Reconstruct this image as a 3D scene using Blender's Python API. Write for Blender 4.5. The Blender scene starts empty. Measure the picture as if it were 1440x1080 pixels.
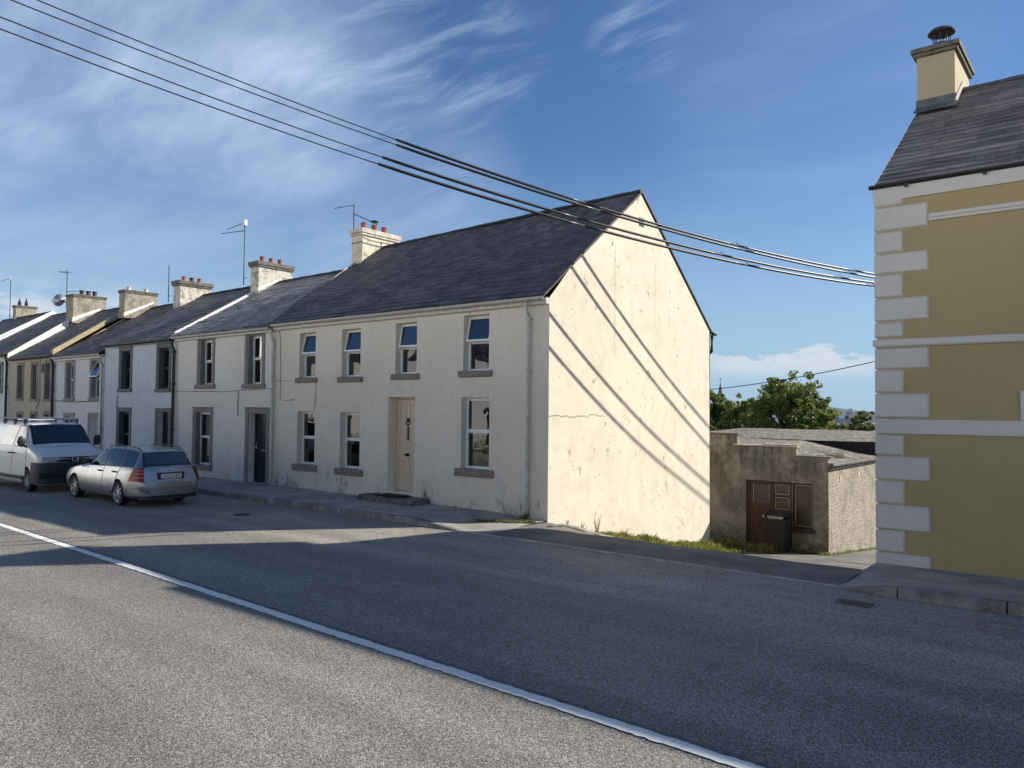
import bpy, bmesh, math, random
from math import sin, cos, pi, radians, sqrt
from mathutils import Vector, Matrix
random.seed(7)
C = bpy.context.scene.collection
SC = bpy.context.scene
# ------------------------------------------------------------------ camera
YAW, PITCH, ROLL, CAMH = radians(39), .033, .010, 2.25
fwd0 = Vector((-sin(YAW), cos(YAW), 0)); rt0 = Vector((cos(YAW), sin(YAW), 0)); up0 = Vector((0, 0, 1))
fw = fwd0*cos(PITCH)+up0*sin(PITCH); up = up0*cos(PITCH)-fwd0*sin(PITCH)
rt = rt0*cos(ROLL)+up*sin(ROLL); uu = up*cos(ROLL)-rt0*sin(ROLL)
cam = bpy.data.cameras.new('camera'); co = bpy.data.objects.new('camera', cam); C.objects.link(co)
M = Matrix((rt, uu, -fw)).transposed().to_4x4(); M.translation = (0, 0, CAMH)
co.matrix_world = M
cam.sensor_width = 36; cam.lens = 27; cam.clip_start = .05; cam.clip_end = 60000
SC.camera = co
# ------------------------------------------------------------------ light
AZ, EL = radians(50.5), radians(29.9)
SUN = Vector((cos(AZ)*cos(EL), sin(AZ)*cos(EL), sin(EL)))
sl = bpy.data.lights.new('sun', 'SUN'); sl.energy = 3.9; sl.angle = radians(.53); sl.color = (1, .93, .82)
so = bpy.data.objects.new('sun', sl); C.objects.link(so); so.location = (20, 20, 30)
so.rotation_euler = (-SUN).to_track_quat('-Z', 'Y').to_euler()
SC.view_settings.view_transform = 'Standard'; SC.view_settings.look = 'None'
SC.view_settings.exposure = 0.85; SC.view_settings.gamma = 1
SC.cycles.max_bounces = 6; SC.cycles.transparent_max_bounces = 8
SC.cycles.caustics_reflective = False; SC.cycles.caustics_refractive = False

# ------------------------------------------------------------------ node helper
class T:
    def __init__(s, nt): s.t = nt; s.k = nt.nodes; s.l = nt.links
    def n(s, typ, ins=None, **at):
        x = s.k.new(typ)
        for a, b in at.items(): setattr(x, a, b)
        for a, b in (ins or {}).items(): s.set(x.inputs[a], b)
        return x
    def set(s, inp, v):
        if isinstance(v, bpy.types.NodeSocket): s.l.new(v, inp)
        elif isinstance(v, (tuple, list)) and len(v) == 3 and inp.type == 'RGBA': inp.default_value = (*v, 1)
        else: inp.default_value = v
    def m(s, op, a, b=0., c=0., clamp=False):
        x = s.k.new('ShaderNodeMath'); x.operation = op; x.use_clamp = clamp
        for i, v in enumerate((a, b, c)): s.set(x.inputs[i], v)
        return x.outputs[0]
    def vm(s, op, a, b=(0, 0, 0)):
        x = s.k.new('ShaderNodeVectorMath'); x.operation = op
        s.set(x.inputs[0], a); s.set(x.inputs[1], b)
        return x.outputs['Value'] if op in ('DOT_PRODUCT', 'LENGTH') else x.outputs[0]
    def mix(s, f, a, b, blend='MIX'):
        x = s.k.new('ShaderNodeMix'); x.data_type = 'RGBA'; x.blend_type = blend
        s.set(x.inputs[0], f); s.set(x.inputs[6], a); s.set(x.inputs[7], b)
        return x.outputs[2]
    def ramp(s, v, a, b, lo=0., hi=1., smooth=True):
        x = s.k.new('ShaderNodeMapRange'); x.interpolation_type = 'SMOOTHSTEP' if smooth else 'LINEAR'
        for i, q in enumerate((v, a, b, lo, hi)): s.set(x.inputs[i], q)
        return x.outputs[0]
    def noise(s, vec, scale, detail=4., rough=.55, dist=0.):
        return s.n('ShaderNodeTexNoise', {'Vector': vec, 'Scale': scale, 'Detail': detail, 'Roughness': rough, 'Distortion': dist}).outputs[0]
    def scale(s, vec, xyz, rot=(0, 0, 0), loc=(0, 0, 0)):
        return s.n('ShaderNodeMapping', {'Vector': vec, 'Scale': xyz, 'Rotation': rot, 'Location': loc}).outputs[0]
    def pos(s): return s.n('ShaderNodeNewGeometry').outputs['Position']
    def sep(s, v): x = s.n('ShaderNodeSeparateXYZ', {0: v}); return x.outputs[0], x.outputs[1], x.outputs[2]
    def comb(s, x, y, z): return s.n('ShaderNodeCombineXYZ', {0: x, 1: y, 2: z}).outputs[0]

# ------------------------------------------------------------------ sky
W = bpy.data.worlds.new('World'); SC.world = W; W.use_nodes = True
t = T(W.node_tree); t.k.clear()
sky = t.n('ShaderNodeTexSky', sky_type='NISHITA'); sky.sun_disc = False
sky.sun_elevation = EL; sky.sun_rotation = pi/2-AZ; sky.air_density = 1.0; sky.dust_density = .35; sky.ozone_density = 2.2; sky.altitude = 30
d = t.n('ShaderNodeTexCoord').outputs['Generated']
dx, dy, dz = t.sep(d)
den = t.m('ADD', t.m('MAXIMUM', dz, 0.), .16)
pl = t.comb(t.m('DIVIDE', dx, den), t.m('DIVIDE', dy, den), 0.)
def dirpix(px, py): return tuple((fw+rt*((px-720)/1080)-uu*((py-540)/1080)).normalized())
def blob(px, py, r0, r1):
    return t.ramp(t.vm('DOT_PRODUCT', d, dirpix(px, py)), cos(radians(r1)), cos(radians(r0)))
def mx(*a):
    r = a[0]
    for b in a[1:]: r = t.m('MAXIMUM', r, b)
    return r
warp = t.n('ShaderNodeTexNoise', {'Vector': pl, 'Scale': 1.1, 'Detail': 3.}).outputs[1]
plw = t.vm('ADD', pl, t.vm('MULTIPLY', t.vm('SUBTRACT', warp, (.5, .5, .5)), (.55, .55, 0)))
n1 = t.noise(t.scale(plw, (1.1, 3.6, 1), (0, 0, radians(28))), 1.5, 8., .60)
n2 = t.noise(t.scale(plw, (1.6, 6.5, 1), (0, 0, radians(-32))), 1.9, 8., .64)
n3 = t.noise(pl, 1.2, 3., .5)
m1 = mx(t.m('MULTIPLY', t.m('MULTIPLY', blob(230, 190, 5, 18), 1.35), t.ramp(dz, .20, .30)), t.m('MULTIPLY', blob(420, 130, 1, 11), .6), t.m('MULTIPLY', blob(-100, 60, 5, 30), .7), t.m('MULTIPLY', blob(560, 300, 2, 11), .55), t.m('MULTIPLY', blob(1150, 110, 1, 13), .28), t.m('MULTIPLY', blob(1150, 330, 2, 15), .16))
m2 = mx(t.m('MULTIPLY', blob(500, 85, 1, 8), .8), t.m('MULTIPLY', blob(640, 60, 1, 7.5), .95), t.m('MULTIPLY', blob(900, 25, .5, 4.5), .7))
c1 = t.m('MULTIPLY', m1, t.m('ADD', .30, t.ramp(t.m('ADD', t.m('MULTIPLY', n1, .75), t.m('MULTIPLY', n3, .35)), .34, .84, 0, .75)))
c2 = t.m('MULTIPLY', m2, t.ramp(n2, .42, .92))
ci = t.m('MINIMUM', t.m('ADD', t.m('MULTIPLY', c1, .72), t.m('MULTIPLY', c2, .95)), .9)
# cumulus banks low on the horizon
azi = t.m('ARCTAN2', dx, dy)
cv = t.comb(t.m('MULTIPLY', azi, 9.), t.m('MULTIPLY', dz, 26.), 0.)
nc = t.noise(cv, 1.6, 6., .58)
lowm = mx(t.m('MULTIPLY', blob(1115, 520, 2.0, 8.5), 1.), t.m('MULTIPLY', blob(10, 440, 1, 5), 1.0), t.m('MULTIPLY', blob(110, 435, 1, 6), .9), t.m('MULTIPLY', blob(1700, 500, 8, 20), .9))
hb = t.m('ADD', t.ramp(dz, .035, .055, 0, 1), t.ramp(dz, .062, .098, 0, -1))
hb2 = t.m('ADD', t.ramp(dz, .03, .07, 0, 1), t.ramp(dz, .10, .15, 0, -1))
cm = t.m('MULTIPLY', t.m('MULTIPLY', lowm, mx(t.m('MULTIPLY', t.m('MULTIPLY', t.ramp(t.m('SUBTRACT', dz, t.m('MULTIPLY', t.m('SUBTRACT', nc, .5), .075)), .073, .067, 0, 1), t.ramp(dz, .034, .060)), blob(1115, 520, 4, 12)), t.m('MULTIPLY', t.m('MULTIPLY', hb2, blob(50, 430, 4, 14)), t.ramp(nc, .42, .6)))), t.ramp(nc, .25, .48, .55, 1.))
haze = t.ramp(dz, -.02, .34, .85, .0)
base = t.mix(1., sky.outputs[0], (.66, .865, 1.13), 'MULTIPLY')
base = t.mix(haze, base, (3.9, 5.8, 7.7))
skc = t.mix(ci, base, (5.4, 6.9, 9.3))
skc = t.mix(cm, skc, (6.6, 7.3, 8.2))
# added fill light: unseen bright cloud bank behind the camera, lifts the shaded fronts
bk = t.m('MULTIPLY', t.ramp(t.vm('DOT_PRODUCT', d, (-.25, -.97, 0.)), .05, .75), t.m('MULTIPLY', t.ramp(dz, -.02, .06), t.ramp(dz, .15, .27, 1, 0)))
bk = t.m('MULTIPLY', bk, t.ramp(t.noise(pl, 1.4, 5., .6), .28, .55))
skc = t.mix(bk, skc, (42., 39.6, 36.))
bg = t.n('ShaderNodeBackground', {'Color': skc, 'Strength': .055})
t.l.new(bg.outputs[0], t.n('ShaderNodeOutputWorld').inputs[0])

# ------------------------------------------------------------------ materials
MATS = {}
def mat(name, fn):
    m = bpy.data.materials.new(name); m.use_nodes = True
    t = T(m.node_tree); b = m.node_tree.nodes['Principled BSDF']
    fn(t, b); MATS[name] = m; return m
def bump(t, b, h, dist=.01, st=.5):
    x = t.n('ShaderNodeBump', {'Height': h, 'Distance': dist, 'Strength': st}); t.l.new(x.outputs[0], b.inputs['Normal'])
def plain(name, col, rough=.6, var=.12, scale=8., metal=0., spec=None, bmp=0.):
    def f(t, b):
        p = t.pos(); n = t.noise(p, scale, 5.); n2 = t.noise(p, scale*7, 3.)
        k = t.m('ADD', t.m('MULTIPLY', n, .7), t.m('MULTIPLY', n2, .3))
        cc = t.mix(t.ramp(k, .3, .7, 0, 1), tuple(c*(1-var) for c in col), tuple(min(1, c*(1+var)) for c in col))
        t.set(b.inputs['Base Color'], cc); b.inputs['Roughness'].default_value = rough; b.inputs['Metallic'].default_value = metal
        if spec is not None: b.inputs['Specular IOR Level'].default_value = spec
        if bmp: bump(t, b, n2, bmp, .6)
    return mat(name, f)
def m_asphalt(t, b):
    p = t.pos(); x, y, z = t.sep(p)
    v = t.n('ShaderNodeTexVoronoi', {'Vector': p, 'Scale': 118.}); sc = t.sep(v.outputs['Color'])[0]
    v2 = t.n('ShaderNodeTexVoronoi', {'Vector': p, 'Scale': 95.}); sc2 = t.sep(v2.outputs['Color'])[1]
    fine = t.noise(p, 210., 3., .7)
    big = t.noise(t.scale(p, (.35, 1., 1)), .9, 5., .6)
    band = t.noise(t.scale(p, (.03, 1., 1)), 1.15, 2., .5)
    k = t.m('ADD', t.m('MULTIPLY', t.m('POWER', sc, 2.2), .95), t.m('MULTIPLY', fine, .16))
    c = t.mix(k, (.070, .066, .059), (.515, .49, .438))
    c = t.mix(t.ramp(sc2, .88, .98, 0, .5), c, (.50, .485, .45))
    c = t.mix(1., c, t.mix(t.ramp(t.m('ADD', t.m('MULTIPLY', big, .5), t.m('MULTIPLY', band, .5)), .36, .64), (.82, .82, .83), (1.17, 1.15, 1.12)), 'MULTIPLY')
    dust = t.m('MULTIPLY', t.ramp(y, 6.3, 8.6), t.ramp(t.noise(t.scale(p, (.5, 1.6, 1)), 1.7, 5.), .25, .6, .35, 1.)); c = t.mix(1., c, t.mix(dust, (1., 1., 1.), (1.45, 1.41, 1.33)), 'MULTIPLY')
    oil = t.ramp(t.noise(p, .55, 6., .65), .60, .72, 0, .35)
    c = t.mix(oil, c, (.075, .072, .068))
    t.set(b.inputs['Base Color'], c); t.set(b.inputs['Roughness'], t.ramp(fine, .3, .7, .62, .9)); b.inputs['Specular IOR Level'].default_value = .35
    bump(t, b, t.m('ADD', t.m('MULTIPLY', v.outputs['Distance'], -1.), t.m('MULTIPLY', fine, .5)), .006, .7)
def m_concrete(col, dark, sc=1.0):
    def f(t, b):
        p = t.pos(); n = t.noise(p, 1.4*sc, 6., .62); n2 = t.noise(p, 38., 3., .7); v = t.n('ShaderNodeTexVoronoi', {'Vector': p, 'Scale': 120.})
        c = t.mix(t.ramp(n, .34, .66), dark, col)
        c = t.mix(t.ramp(n2, .55, .75, 0, .45), c, tuple(q*.5 for q in dark))
        c = t.mix(t.ramp(t.sep(v.outputs['Color'])[0], .80, .95, 0, .4), c, tuple(min(1, q*1.5) for q in col))
        t.set(b.inputs['Base Color'], c); b.inputs['Roughness'].default_value = .88
        bump(t, b, t.m('ADD', n2, t.m('MULTIPLY', v.outputs['Distance'], .5)), .006, .6)
    return f
def m_render(col, dirt, gable=False, streak=.5, low=0., spots=.5, ground=0.12):
    def f(t, b):
        p = t.pos(); x, y, z = t.sep(p)
        n = t.noise(p, .55, 5., .6); n2 = t.noise(p, 3.2, 6., .62); f1 = t.noise(p, 60., 4., .65)
        st = t.noise(t.scale(p, (5., 5., .30)), 1.5, 5., .6)
        c = t.mix(t.ramp(n, .35, .68, 0, .55), col, tuple(q*.86 for q in col))
        c = t.mix(t.ramp(n2, .52, .76, 0, .40), c, dirt)
        c = t.mix(t.m('MULTIPLY', t.ramp(st, .54, .74, 0, streak), t.ramp(n2, .35, .6)), c, dirt)
        if spots:
            s1 = t.noise(t.scale(p, (1., 1., .62)), 8.5, 4., .6); mk = t.noise(p, .75, 3., .5)
            c = t.mix(t.m('MULTIPLY', t.ramp(s1, .645, .68, 0, spots), t.ramp(mk, .46, .6)), c, (.20, .175, .14))
        if low:   # blown, mouldy patches low on the wall
            hh = t.m('SUBTRACT', z, ground)
            ml = t.m('MULTIPLY', t.ramp(hh, .15, .75, 1., 0.), t.ramp(t.noise(t.scale(p, (1., 1., .6)), 2.1, 6., .68), .50, .66))
            ml = t.m('MULTIPLY', ml, t.ramp(t.noise(t.scale(p, (4, 4, .8)), 4., 4., .7), .36, .62))
            c = t.mix(t.m('MULTIPLY', ml, low), c, (.055, .055, .05))
        h = f1
        if gable:
            for (y0, za, zb, am) in ((14.66, 3.4, 5.9, .10), (16.5, 4.2, 5.85, .07)):
                w = t.m('MULTIPLY', t.m('SUBTRACT', t.noise(t.comb(0., 0., z), 1.8, 5.), .5), am*2)
                dd = t.m('ABSOLUTE', t.m('SUBTRACT', t.m('ADD', y, w), y0))
                on = t.m('MULTIPLY', t.ramp(z, za, za+.2), t.ramp(z, zb-.1, zb, 1, 0))
                c = t.mix(t.m('MULTIPLY', on, t.ramp(dd, .004, .016, .65, 0)), c, (.16, .13, .10))
            w = t.m('MULTIPLY', t.m('SUBTRACT', t.noise(t.comb(0., y, 0.), 2.2, 5.), .5), .34)
            dd = t.m('ABSOLUTE', t.m('SUBTRACT', t.m('ADD', z, w), 2.12))
            c = t.mix(t.m('MULTIPLY', t.ramp(y, 14.1, 14.4, 1, 0), t.ramp(dd, .006, .020, .7, 0)), c, (.16, .13, .10))
            pch = t.m('MULTIPLY', t.ramp(t.noise(t.scale(p, (1, 1, .75)), 5.2, 6., .7), .60, .635), t.ramp(t.noise(p, .9, 2., .5, .3), .50, .58))
            c = t.mix(t.m('MULTIPLY', pch, .85), c, (.30, .25, .18)); c = t.mix(t.ramp(t.noise(t.scale(p, (1, 1, .8)), 2.3, 7., .7), .47, .66, 0, .45), c, (.58, .50, .38)); c = t.mix(t.m('MULTIPLY', t.ramp(t.noise(p, 17., 5., .7), .63, .67, 0, .5), t.ramp(t.noise(p, 1.1, 3.), .42, .6)), c, (.30, .25, .18))
            c = t.mix(t.m('MULTIPLY', t.ramp(t.noise(t.scale(p, (1, 2.2, .22)), 1.7, 5., .65), .52, .74), .15), c, (.46, .38, .27))
            h = t.m('ADD', f1, t.m('MULTIPLY', pch, -1.5))
        t.set(b.inputs['Base Color'], c); b.inputs['Roughness'].default_value = .82; b.inputs['Specular IOR Level'].default_value = .25
        bump(t, b, t.m('ADD', h, t.m('MULTIPLY', n2, 2.)), .006, .45)
    return f
def m_slate(c1, c2, moss=.0, mcol=(.012, .013, .012), lich=0., wear=.35, w=.30, hgt=.2):
    def f(t, b):
        uv = t.n('ShaderNodeUVMap').outputs[0]; p = t.pos()
        br = t.n('ShaderNodeTexBrick', {'Vector': uv, 'Color1': c1, 'Color2': c2, 'Mortar': (.008, .008, .009), 'Scale': 1., 'Mortar Size': .0045, 'Mortar Smooth': .1, 'Bias': 0., 'Brick Width': w, 'Row Height': hgt})
        c = br.outputs[0]
        n = t.noise(p, 1.3, 6., .62); n2 = t.noise(p, 26., 4., .7)
        c = t.mix(t.ramp(n, .4, .7, 0, wear), c, tuple(q*1.7 for q in c2))
        c = t.mix(t.ramp(n2, .4, .75, 0, .4), c, tuple(q*.5 for q in c1)); bs = t.vm('FLOOR', t.vm('MULTIPLY', t.vm('ADD', uv, (.07, 0, 0)), (1/w, 1/hgt, 1))); wn = t.n('ShaderNodeTexWhiteNoise', {'Vector': bs}).outputs[0]; c = t.mix(1., c, t.mix(t.ramp(wn, .0, 1., 0, 1, False), (.72, .72, .74), (1.30, 1.28, 1.25)), 'MULTIPLY')
        if moss:
            ms = t.m('MULTIPLY', t.ramp(t.noise(p, 5., 6., .7), .54, .60), mx(t.ramp(t.vm('LENGTH', t.vm('SUBTRACT', p, (-10.9, 14.3, 6.3))), .5, 1.9, 1, 0), t.ramp(t.vm('LENGTH', t.vm('SUBTRACT', p, (-11.6, 13., 5.3))), .2, 1.5, .9, 0), t.ramp(t.noise(p, .5, 3., .5), .56, .66, 0, .7)))
            c = t.mix(t.m('MULTIPLY', ms, moss), c, mcol)
        if lich: c = t.mix(t.ramp(t.noise(p, 14., 4., .7), .68, .74, 0, lich), c, (.26, .25, .20))
        t.set(b.inputs['Base Color'], c); t.set(b.inputs['Roughness'], t.ramp(n2, .3, .7, .48, .72))
        b.inputs['Specular IOR Level'].default_value = .4
        bump(t, b, t.m('ADD', t.m('MULTIPLY', br.outputs[1], -1.), t.m('MULTIPLY', n2, .4)), .006, .6)
    return f
def m_glass(tint=(.75, .8, .8), ior=1.75, dark=0.):
    def f(t, b):
        out = t.k['Material Output']
        tr = t.n('ShaderNodeBsdfTransparent', {0: tint}); wob = t.noise(t.pos(), 1.6, 2.)
        bp = t.n('ShaderNodeBump', {'Height': wob, 'Distance': .012, 'Strength': .35})
        gl = t.n('ShaderNodeBsdfGlossy', {'Color': (.95, .97, 1.), 'Roughness': .015, 'Normal': bp.outputs[0]})
        fr = t.n('ShaderNodeFresnel', {0: ior})
        mx = t.n('ShaderNodeMixShader', {0: t.m('MINIMUM', t.m('ADD', t.m('MULTIPLY', fr.outputs[0], 1.15), .04), 1.), 1: tr.outputs[0], 2: gl.outputs[0]})
        t.l.new(mx.outputs[0], out.inputs[0])
    return f
def m_paint(col, rough=.28, metal=0., coat=.6, dirt=.0):
    def f(t, b):
        p = t.pos(); n = t.noise(p, 5., 5., .6)
        t.set(b.inputs['Base Color'], t.mix(t.ramp(n, .45, .75, 0, dirt), col, tuple(q*.55 for q in col)))
        b.inputs['Metallic'].default_value = metal; t.set(b.inputs['Roughness'], t.ramp(n, .3, .7, rough*.95, rough*1.05))
        b.inputs['Coat Weight'].default_value = coat; b.inputs['Coat Roughness'].default_value = .06
    return f
def m_leaf(c1, c2, trans=.5):
    def f(t, b):
        p = t.pos(); n = t.noise(p, .9, 4.); n2 = t.noise(p, 9., 3.)
        k = t.ramp(t.m('ADD', t.m('MULTIPLY', n, .5), t.m('MULTIPLY', n2, .5)), .35, .65)
        c = t.mix(k, c1, c2); t.set(b.inputs['Base Color'], c); b.inputs['Roughness'].default_value = .55
        tl = t.n('ShaderNodeBsdfTranslucent', {0: t.mix(.5, c, (.16, .22, .03))})
        mxs = t.n('ShaderNodeMixShader', {0: trans, 1: b.outputs[0], 2: tl.outputs[0]})
        t.l.new(mxs.outputs[0], t.k['Material Output'].inputs[0])
    return f
def m_pebble(col, dark, sc, rough=.9):
    def f(t, b):
        p = t.pos(); v = t.n('ShaderNodeTexVoronoi', {'Vector': p, 'Scale': sc}); r = t.sep(v.outputs['Color'])[0]
        n = t.noise(p, 1.6, 5., .6); n2 = t.noise(t.scale(p, (2, 2, .5)), 2., 5., .6)
        c = t.mix(t.m('POWER', r, 1.3), dark, col); c = t.mix(t.ramp(n, .45, .7, 0, .5), c, tuple(q*.75 for q in dark))
        c = t.mix(t.ramp(n2, .55, .75, 0, .35), c, (.12, .11, .08))
        t.set(b.inputs['Base Color'], c); b.inputs['Roughness'].default_value = rough
        bump(t, b, t.m('MULTIPLY', v.outputs['Distance'], -1.), .03, .9)
    return f
def m_oldwall(t, b):
    p = t.pos(); x, y, z = t.sep(p)
    n = t.noise(p, 1.1, 6., .65); n2 = t.noise(p, 5., 6., .7); st = t.noise(t.scale(p, (3., 3., .35)), 1.6, 6., .65); f1 = t.noise(p, 50., 3.)
    c = t.mix(t.ramp(n, .38, .62), (.165, .15, .13), (.33, .305, .27))
    c = t.mix(t.ramp(n2, .5, .7, 0, .5), c, (.46, .42, .36))
    c = t.mix(t.m('MULTIPLY', t.ramp(t.m('ADD', t.m('MULTIPLY', st, .45), t.m('MULTIPLY', n2, .55)), .46, .62), t.ramp(z, -.4, .9, .15, .85)), c, (.045, .042, .036))
    g = t.m('MULTIPLY', t.ramp(z, -1.75, -.75, 1, 0), t.ramp(n2, .38, .6)); c = t.mix(t.m('MULTIPLY', g, .85), c, (.035, .055, .02))
    t.set(b.inputs['Base Color'], c); b.inputs['Roughness'].default_value = .9
    bump(t, b, t.m('ADD', f1, t.m('MULTIPLY', n2, 3.)), .01, .5)
def m_line(t, b):
    p = t.pos(); n = t.noise(p, 34., 5., .75); n2 = t.noise(p, 2.2, 4.); f1 = t.noise(p, 200., 2.)
    k = t.ramp(t.m('ADD', t.m('MULTIPLY', n, .7), t.m('MULTIPLY', n2, .3)), .55, .68, 0, .75)
    t.set(b.inputs['Base Color'], t.mix(k, t.mix(f1, (.78, .77, .73), (.90, .89, .85)), (.25, .24, .22))); b.inputs['Roughness'].default_value = .7
    bump(t, b, f1, .004, .5)

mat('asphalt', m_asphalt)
mat('pavement', m_concrete((.42, .395, .35), (.25, .235, .21)))
mat('kerbstone', m_concrete((.33, .31, .28), (.15, .142, .13), 2.))
mat('lane_tarmac', m_concrete((.20, .188, .168), (.105, .10, .092)))
mat('line_paint', m_line)
mat('main_gable', m_render((.73, .67, .545), (.50, .44, .34), gable=True, streak=.16, spots=.9))
mat('main_front', m_render((.79, .725, .60), (.52, .485, .41), streak=.22, low=.95, spots=.3))
mat('render_b', m_render((.78, .74, .65), (.46, .43, .37), streak=.40, low=.4, spots=.2))
mat('render_c', m_render((.62, .665, .69), (.36, .375, .37), streak=.45, low=.3, spots=.2))
mat('render_d', m_render((.72, .71, .70), (.45, .44, .43), streak=.3, spots=0))
mat('render_e', m_render((.52, .46, .34), (.30, .27, .20), streak=.35, spots=.1))
mat('yellow_render', m_render((.47, .375, .195), (.37, .30, .165), streak=.38, spots=0))
mat('yellow_stack', m_render((.47, .40, .26), (.36, .31, .21), streak=.2, spots=.1))
mat('quoin_white', m_render((.70, .675, .62), (.54, .52, .48), streak=.15, spots=0))
def m_stack(col, dark, lo=.50):
    def f(t, b):
        p = t.pos(); n = t.noise(p, 3.4, 7., .72); s_ = t.noise(t.scale(p, (6, 6, 1.2)), 2.2, 6., .7); f1 = t.noise(p, 45., 3.)
        c = t.mix(t.ramp(n, lo, lo+.12, 0, .75), col, dark); c = t.mix(t.ramp(s_, .50, .68, 0, .6), c, tuple(q*.6 for q in dark))
        t.set(b.inputs['Base Color'], c); b.inputs['Roughness'].default_value = .9; bump(t, b, t.m('ADD', n, t.m('MULTIPLY', f1, .4)), .02, .5)
    return f
mat('stack_white', m_stack((.70, .64, .50), (.30, .26, .20), .54))
mat('stack_grey', m_stack((.36, .325, .255), (.17, .155, .12), .46))
mat('stack_old', m_stack((.62, .58, .49), (.20, .185, .155), .46))
mat('slate_dark', m_slate((.088, .084, .090), (.135, .128, .136), moss=.9, wear=.3))
mat('slate_blue', m_slate((.185, .183, .192), (.26, .258, .265), wear=.4, lich=.15))
mat('slate_old', m_slate((.095, .096, .102), (.15, .15, .158), moss=.5, wear=.5, lich=.2))
mat('slate_right', m_slate((.125, .112, .110), (.205, .188, .182), wear=.3, lich=.12, w=.6, hgt=.2))
plain('ridge_tile', (.035, .033, .036), .7, .25, 6, bmp=.01)
plain('upvc', (.86, .86, .84), .32, .04, 5)
plain('cream_gutter', (.56, .54, .48), .5, .22, 9)
plain('grey_gutter', (.26, .26, .255), .5, .2, 9)
plain('black_plastic', (.016, .016, .018), .45, .25, 9)
plain('dark_metal', (.035, .036, .038), .55, .3, 20, metal=.5)
plain('pale_metal', (.42, .43, .44), .4, .2, 20, metal=.6)
plain('surround_grey', (.225, .205, .185), .75, .2, 7, bmp=.005)
plain('surround_dark', (.115, .120, .125), .7, .2, 7, bmp=.005)
plain('surround_mid', (.27, .265, .25), .75, .2, 7, bmp=.005)
plain('sill_stone', (.245, .205, .175), .85, .28, 12, bmp=.012)
plain('door_cream', (.68, .56, .41), .42, .05, 5)
plain('door_blue', (.012, .022, .034), .3, .2, 5)
plain('door_dark', (.022, .024, .028), .4, .2, 5)
plain('door_white', (.66, .66, .64), .35, .05, 5)
plain('door_brown', (.080, .034, .018), .6, .35, 6, bmp=.006)
plain('frame_brown', (.055, .030, .020), .6, .3, 8)
plain('frame_pale', (.33, .28, .24), .6, .2, 12)
plain('step_stone', (.15, .145, .13), .9, .5, 7, bmp=.03)
plain('mat_black', (.012, .012, .013), .95, .4, 60, bmp=.01)
plain('terracotta', (.30, .105, .065), .8, .3, 9)
plain('pot_cream', (.62, .56, .44), .8, .2, 9)
plain('pot_dark', (.040, .038, .040), .7, .3, 9)
plain('cap_stone', (.15, .138, .115), .9, .5, 9, bmp=.02)
plain('cap_white', (.58, .53, .42), .85, .35, 6, bmp=.02)
plain('lead', (.10, .105, .115), .55, .3, 6)
plain('verge_white', (.80, .78, .72), .7, .12, 5)
plain('verge_buff', (.42, .345, .22), .85, .25, 5, bmp=.01)
plain('curtain', (.70, .69, .66), .9, .1, 10)
plain('turquoise', (.10, .42, .42), .6, .1, 6)
plain('room', (.50, .48, .45), .9, .2, 2)
plain('cable_black', (.010, .010, .011), .38, .2, 20)
plain('tyre', (.014, .014, .015), .75, .2, 30)
plain('alloy', (.55, .56, .58), .30, .1, 20, metal=.85)
plain('bumper_black', (.022, .024, .027), .55, .2, 12)
plain('interior', (.03, .03, .032), .8, .2, 8)
plain('plate_white', (.74, .74, .72), .4, .03, 5)
plain('plate_text', (.01, .01, .012), .5, .05, 5)
plain('chrome', (.75, .76, .78), .16, .04, 10, metal=1.)
plain('lamp_clear', (.30, .31, .32), .18, .3, 14, metal=.4)
mat('lamp_red', m_paint((.30, .008, .010), .35, 0, .1))
mat('silver_paint', m_paint((.36, .365, .365), .30, .75, .3, .0))
mat('van_paint', m_paint((.76, .74, .69), .32, 0, .45, .10))
mat('glass', m_glass())
mat('car_glass', m_glass((.26, .28, .28), 1.5))
mat('leaf_mid', m_leaf((.11, .145, .040), (.23, .255, .095)))
mat('leaf_dark', m_leaf((.075, .105, .040), (.15, .18, .07)))
mat('leaf_weed', m_leaf((.085, .135, .028), (.20, .23, .06)))
mat('grass', m_leaf((.14, .155, .042), (.33, .30, .11)))
plain('bark', (.075, .060, .045), .9, .35, 8, bmp=.03)
plain('earth', (.085, .075, .050), .95, .35, 3, bmp=.03)
plain('field', (.055, .075, .025), .95, .35, .4)
mat('old_wall', m_oldwall)
mat('pebbledash', m_pebble((.62, .56, .45), (.20, .17, .13), 34.))
mat('gravel_roof', m_pebble((.46, .41, .31), (.060, .052, .042), 13.))
plain('pane_dull', (.055, .040, .032), .30, .3, 3)
plain('felt', (.012, .012, .014), .8, .2, 6)
plain('concrete_pale', (.50, .46, .39), .85, .25, 6, bmp=.01)
plain('bin_grey', (.030, .027, .028), .5, .2, 8)
plain('bag_white', (.60, .59, .56), .4, .2, 10)
plain('spire_stone', (.17, .12, .10), .9, .2, .3)
plain('far_wall', (.80, .78, .74), .85, .1, 1)
plain('far_roof', (.30, .30, .31), .8, .2, 1)
plain('sea_water', (.10, .17, .25), .5, .1, .01)
plain('far_hill', (.09, .12, .13), .9, .1, .01)

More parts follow.
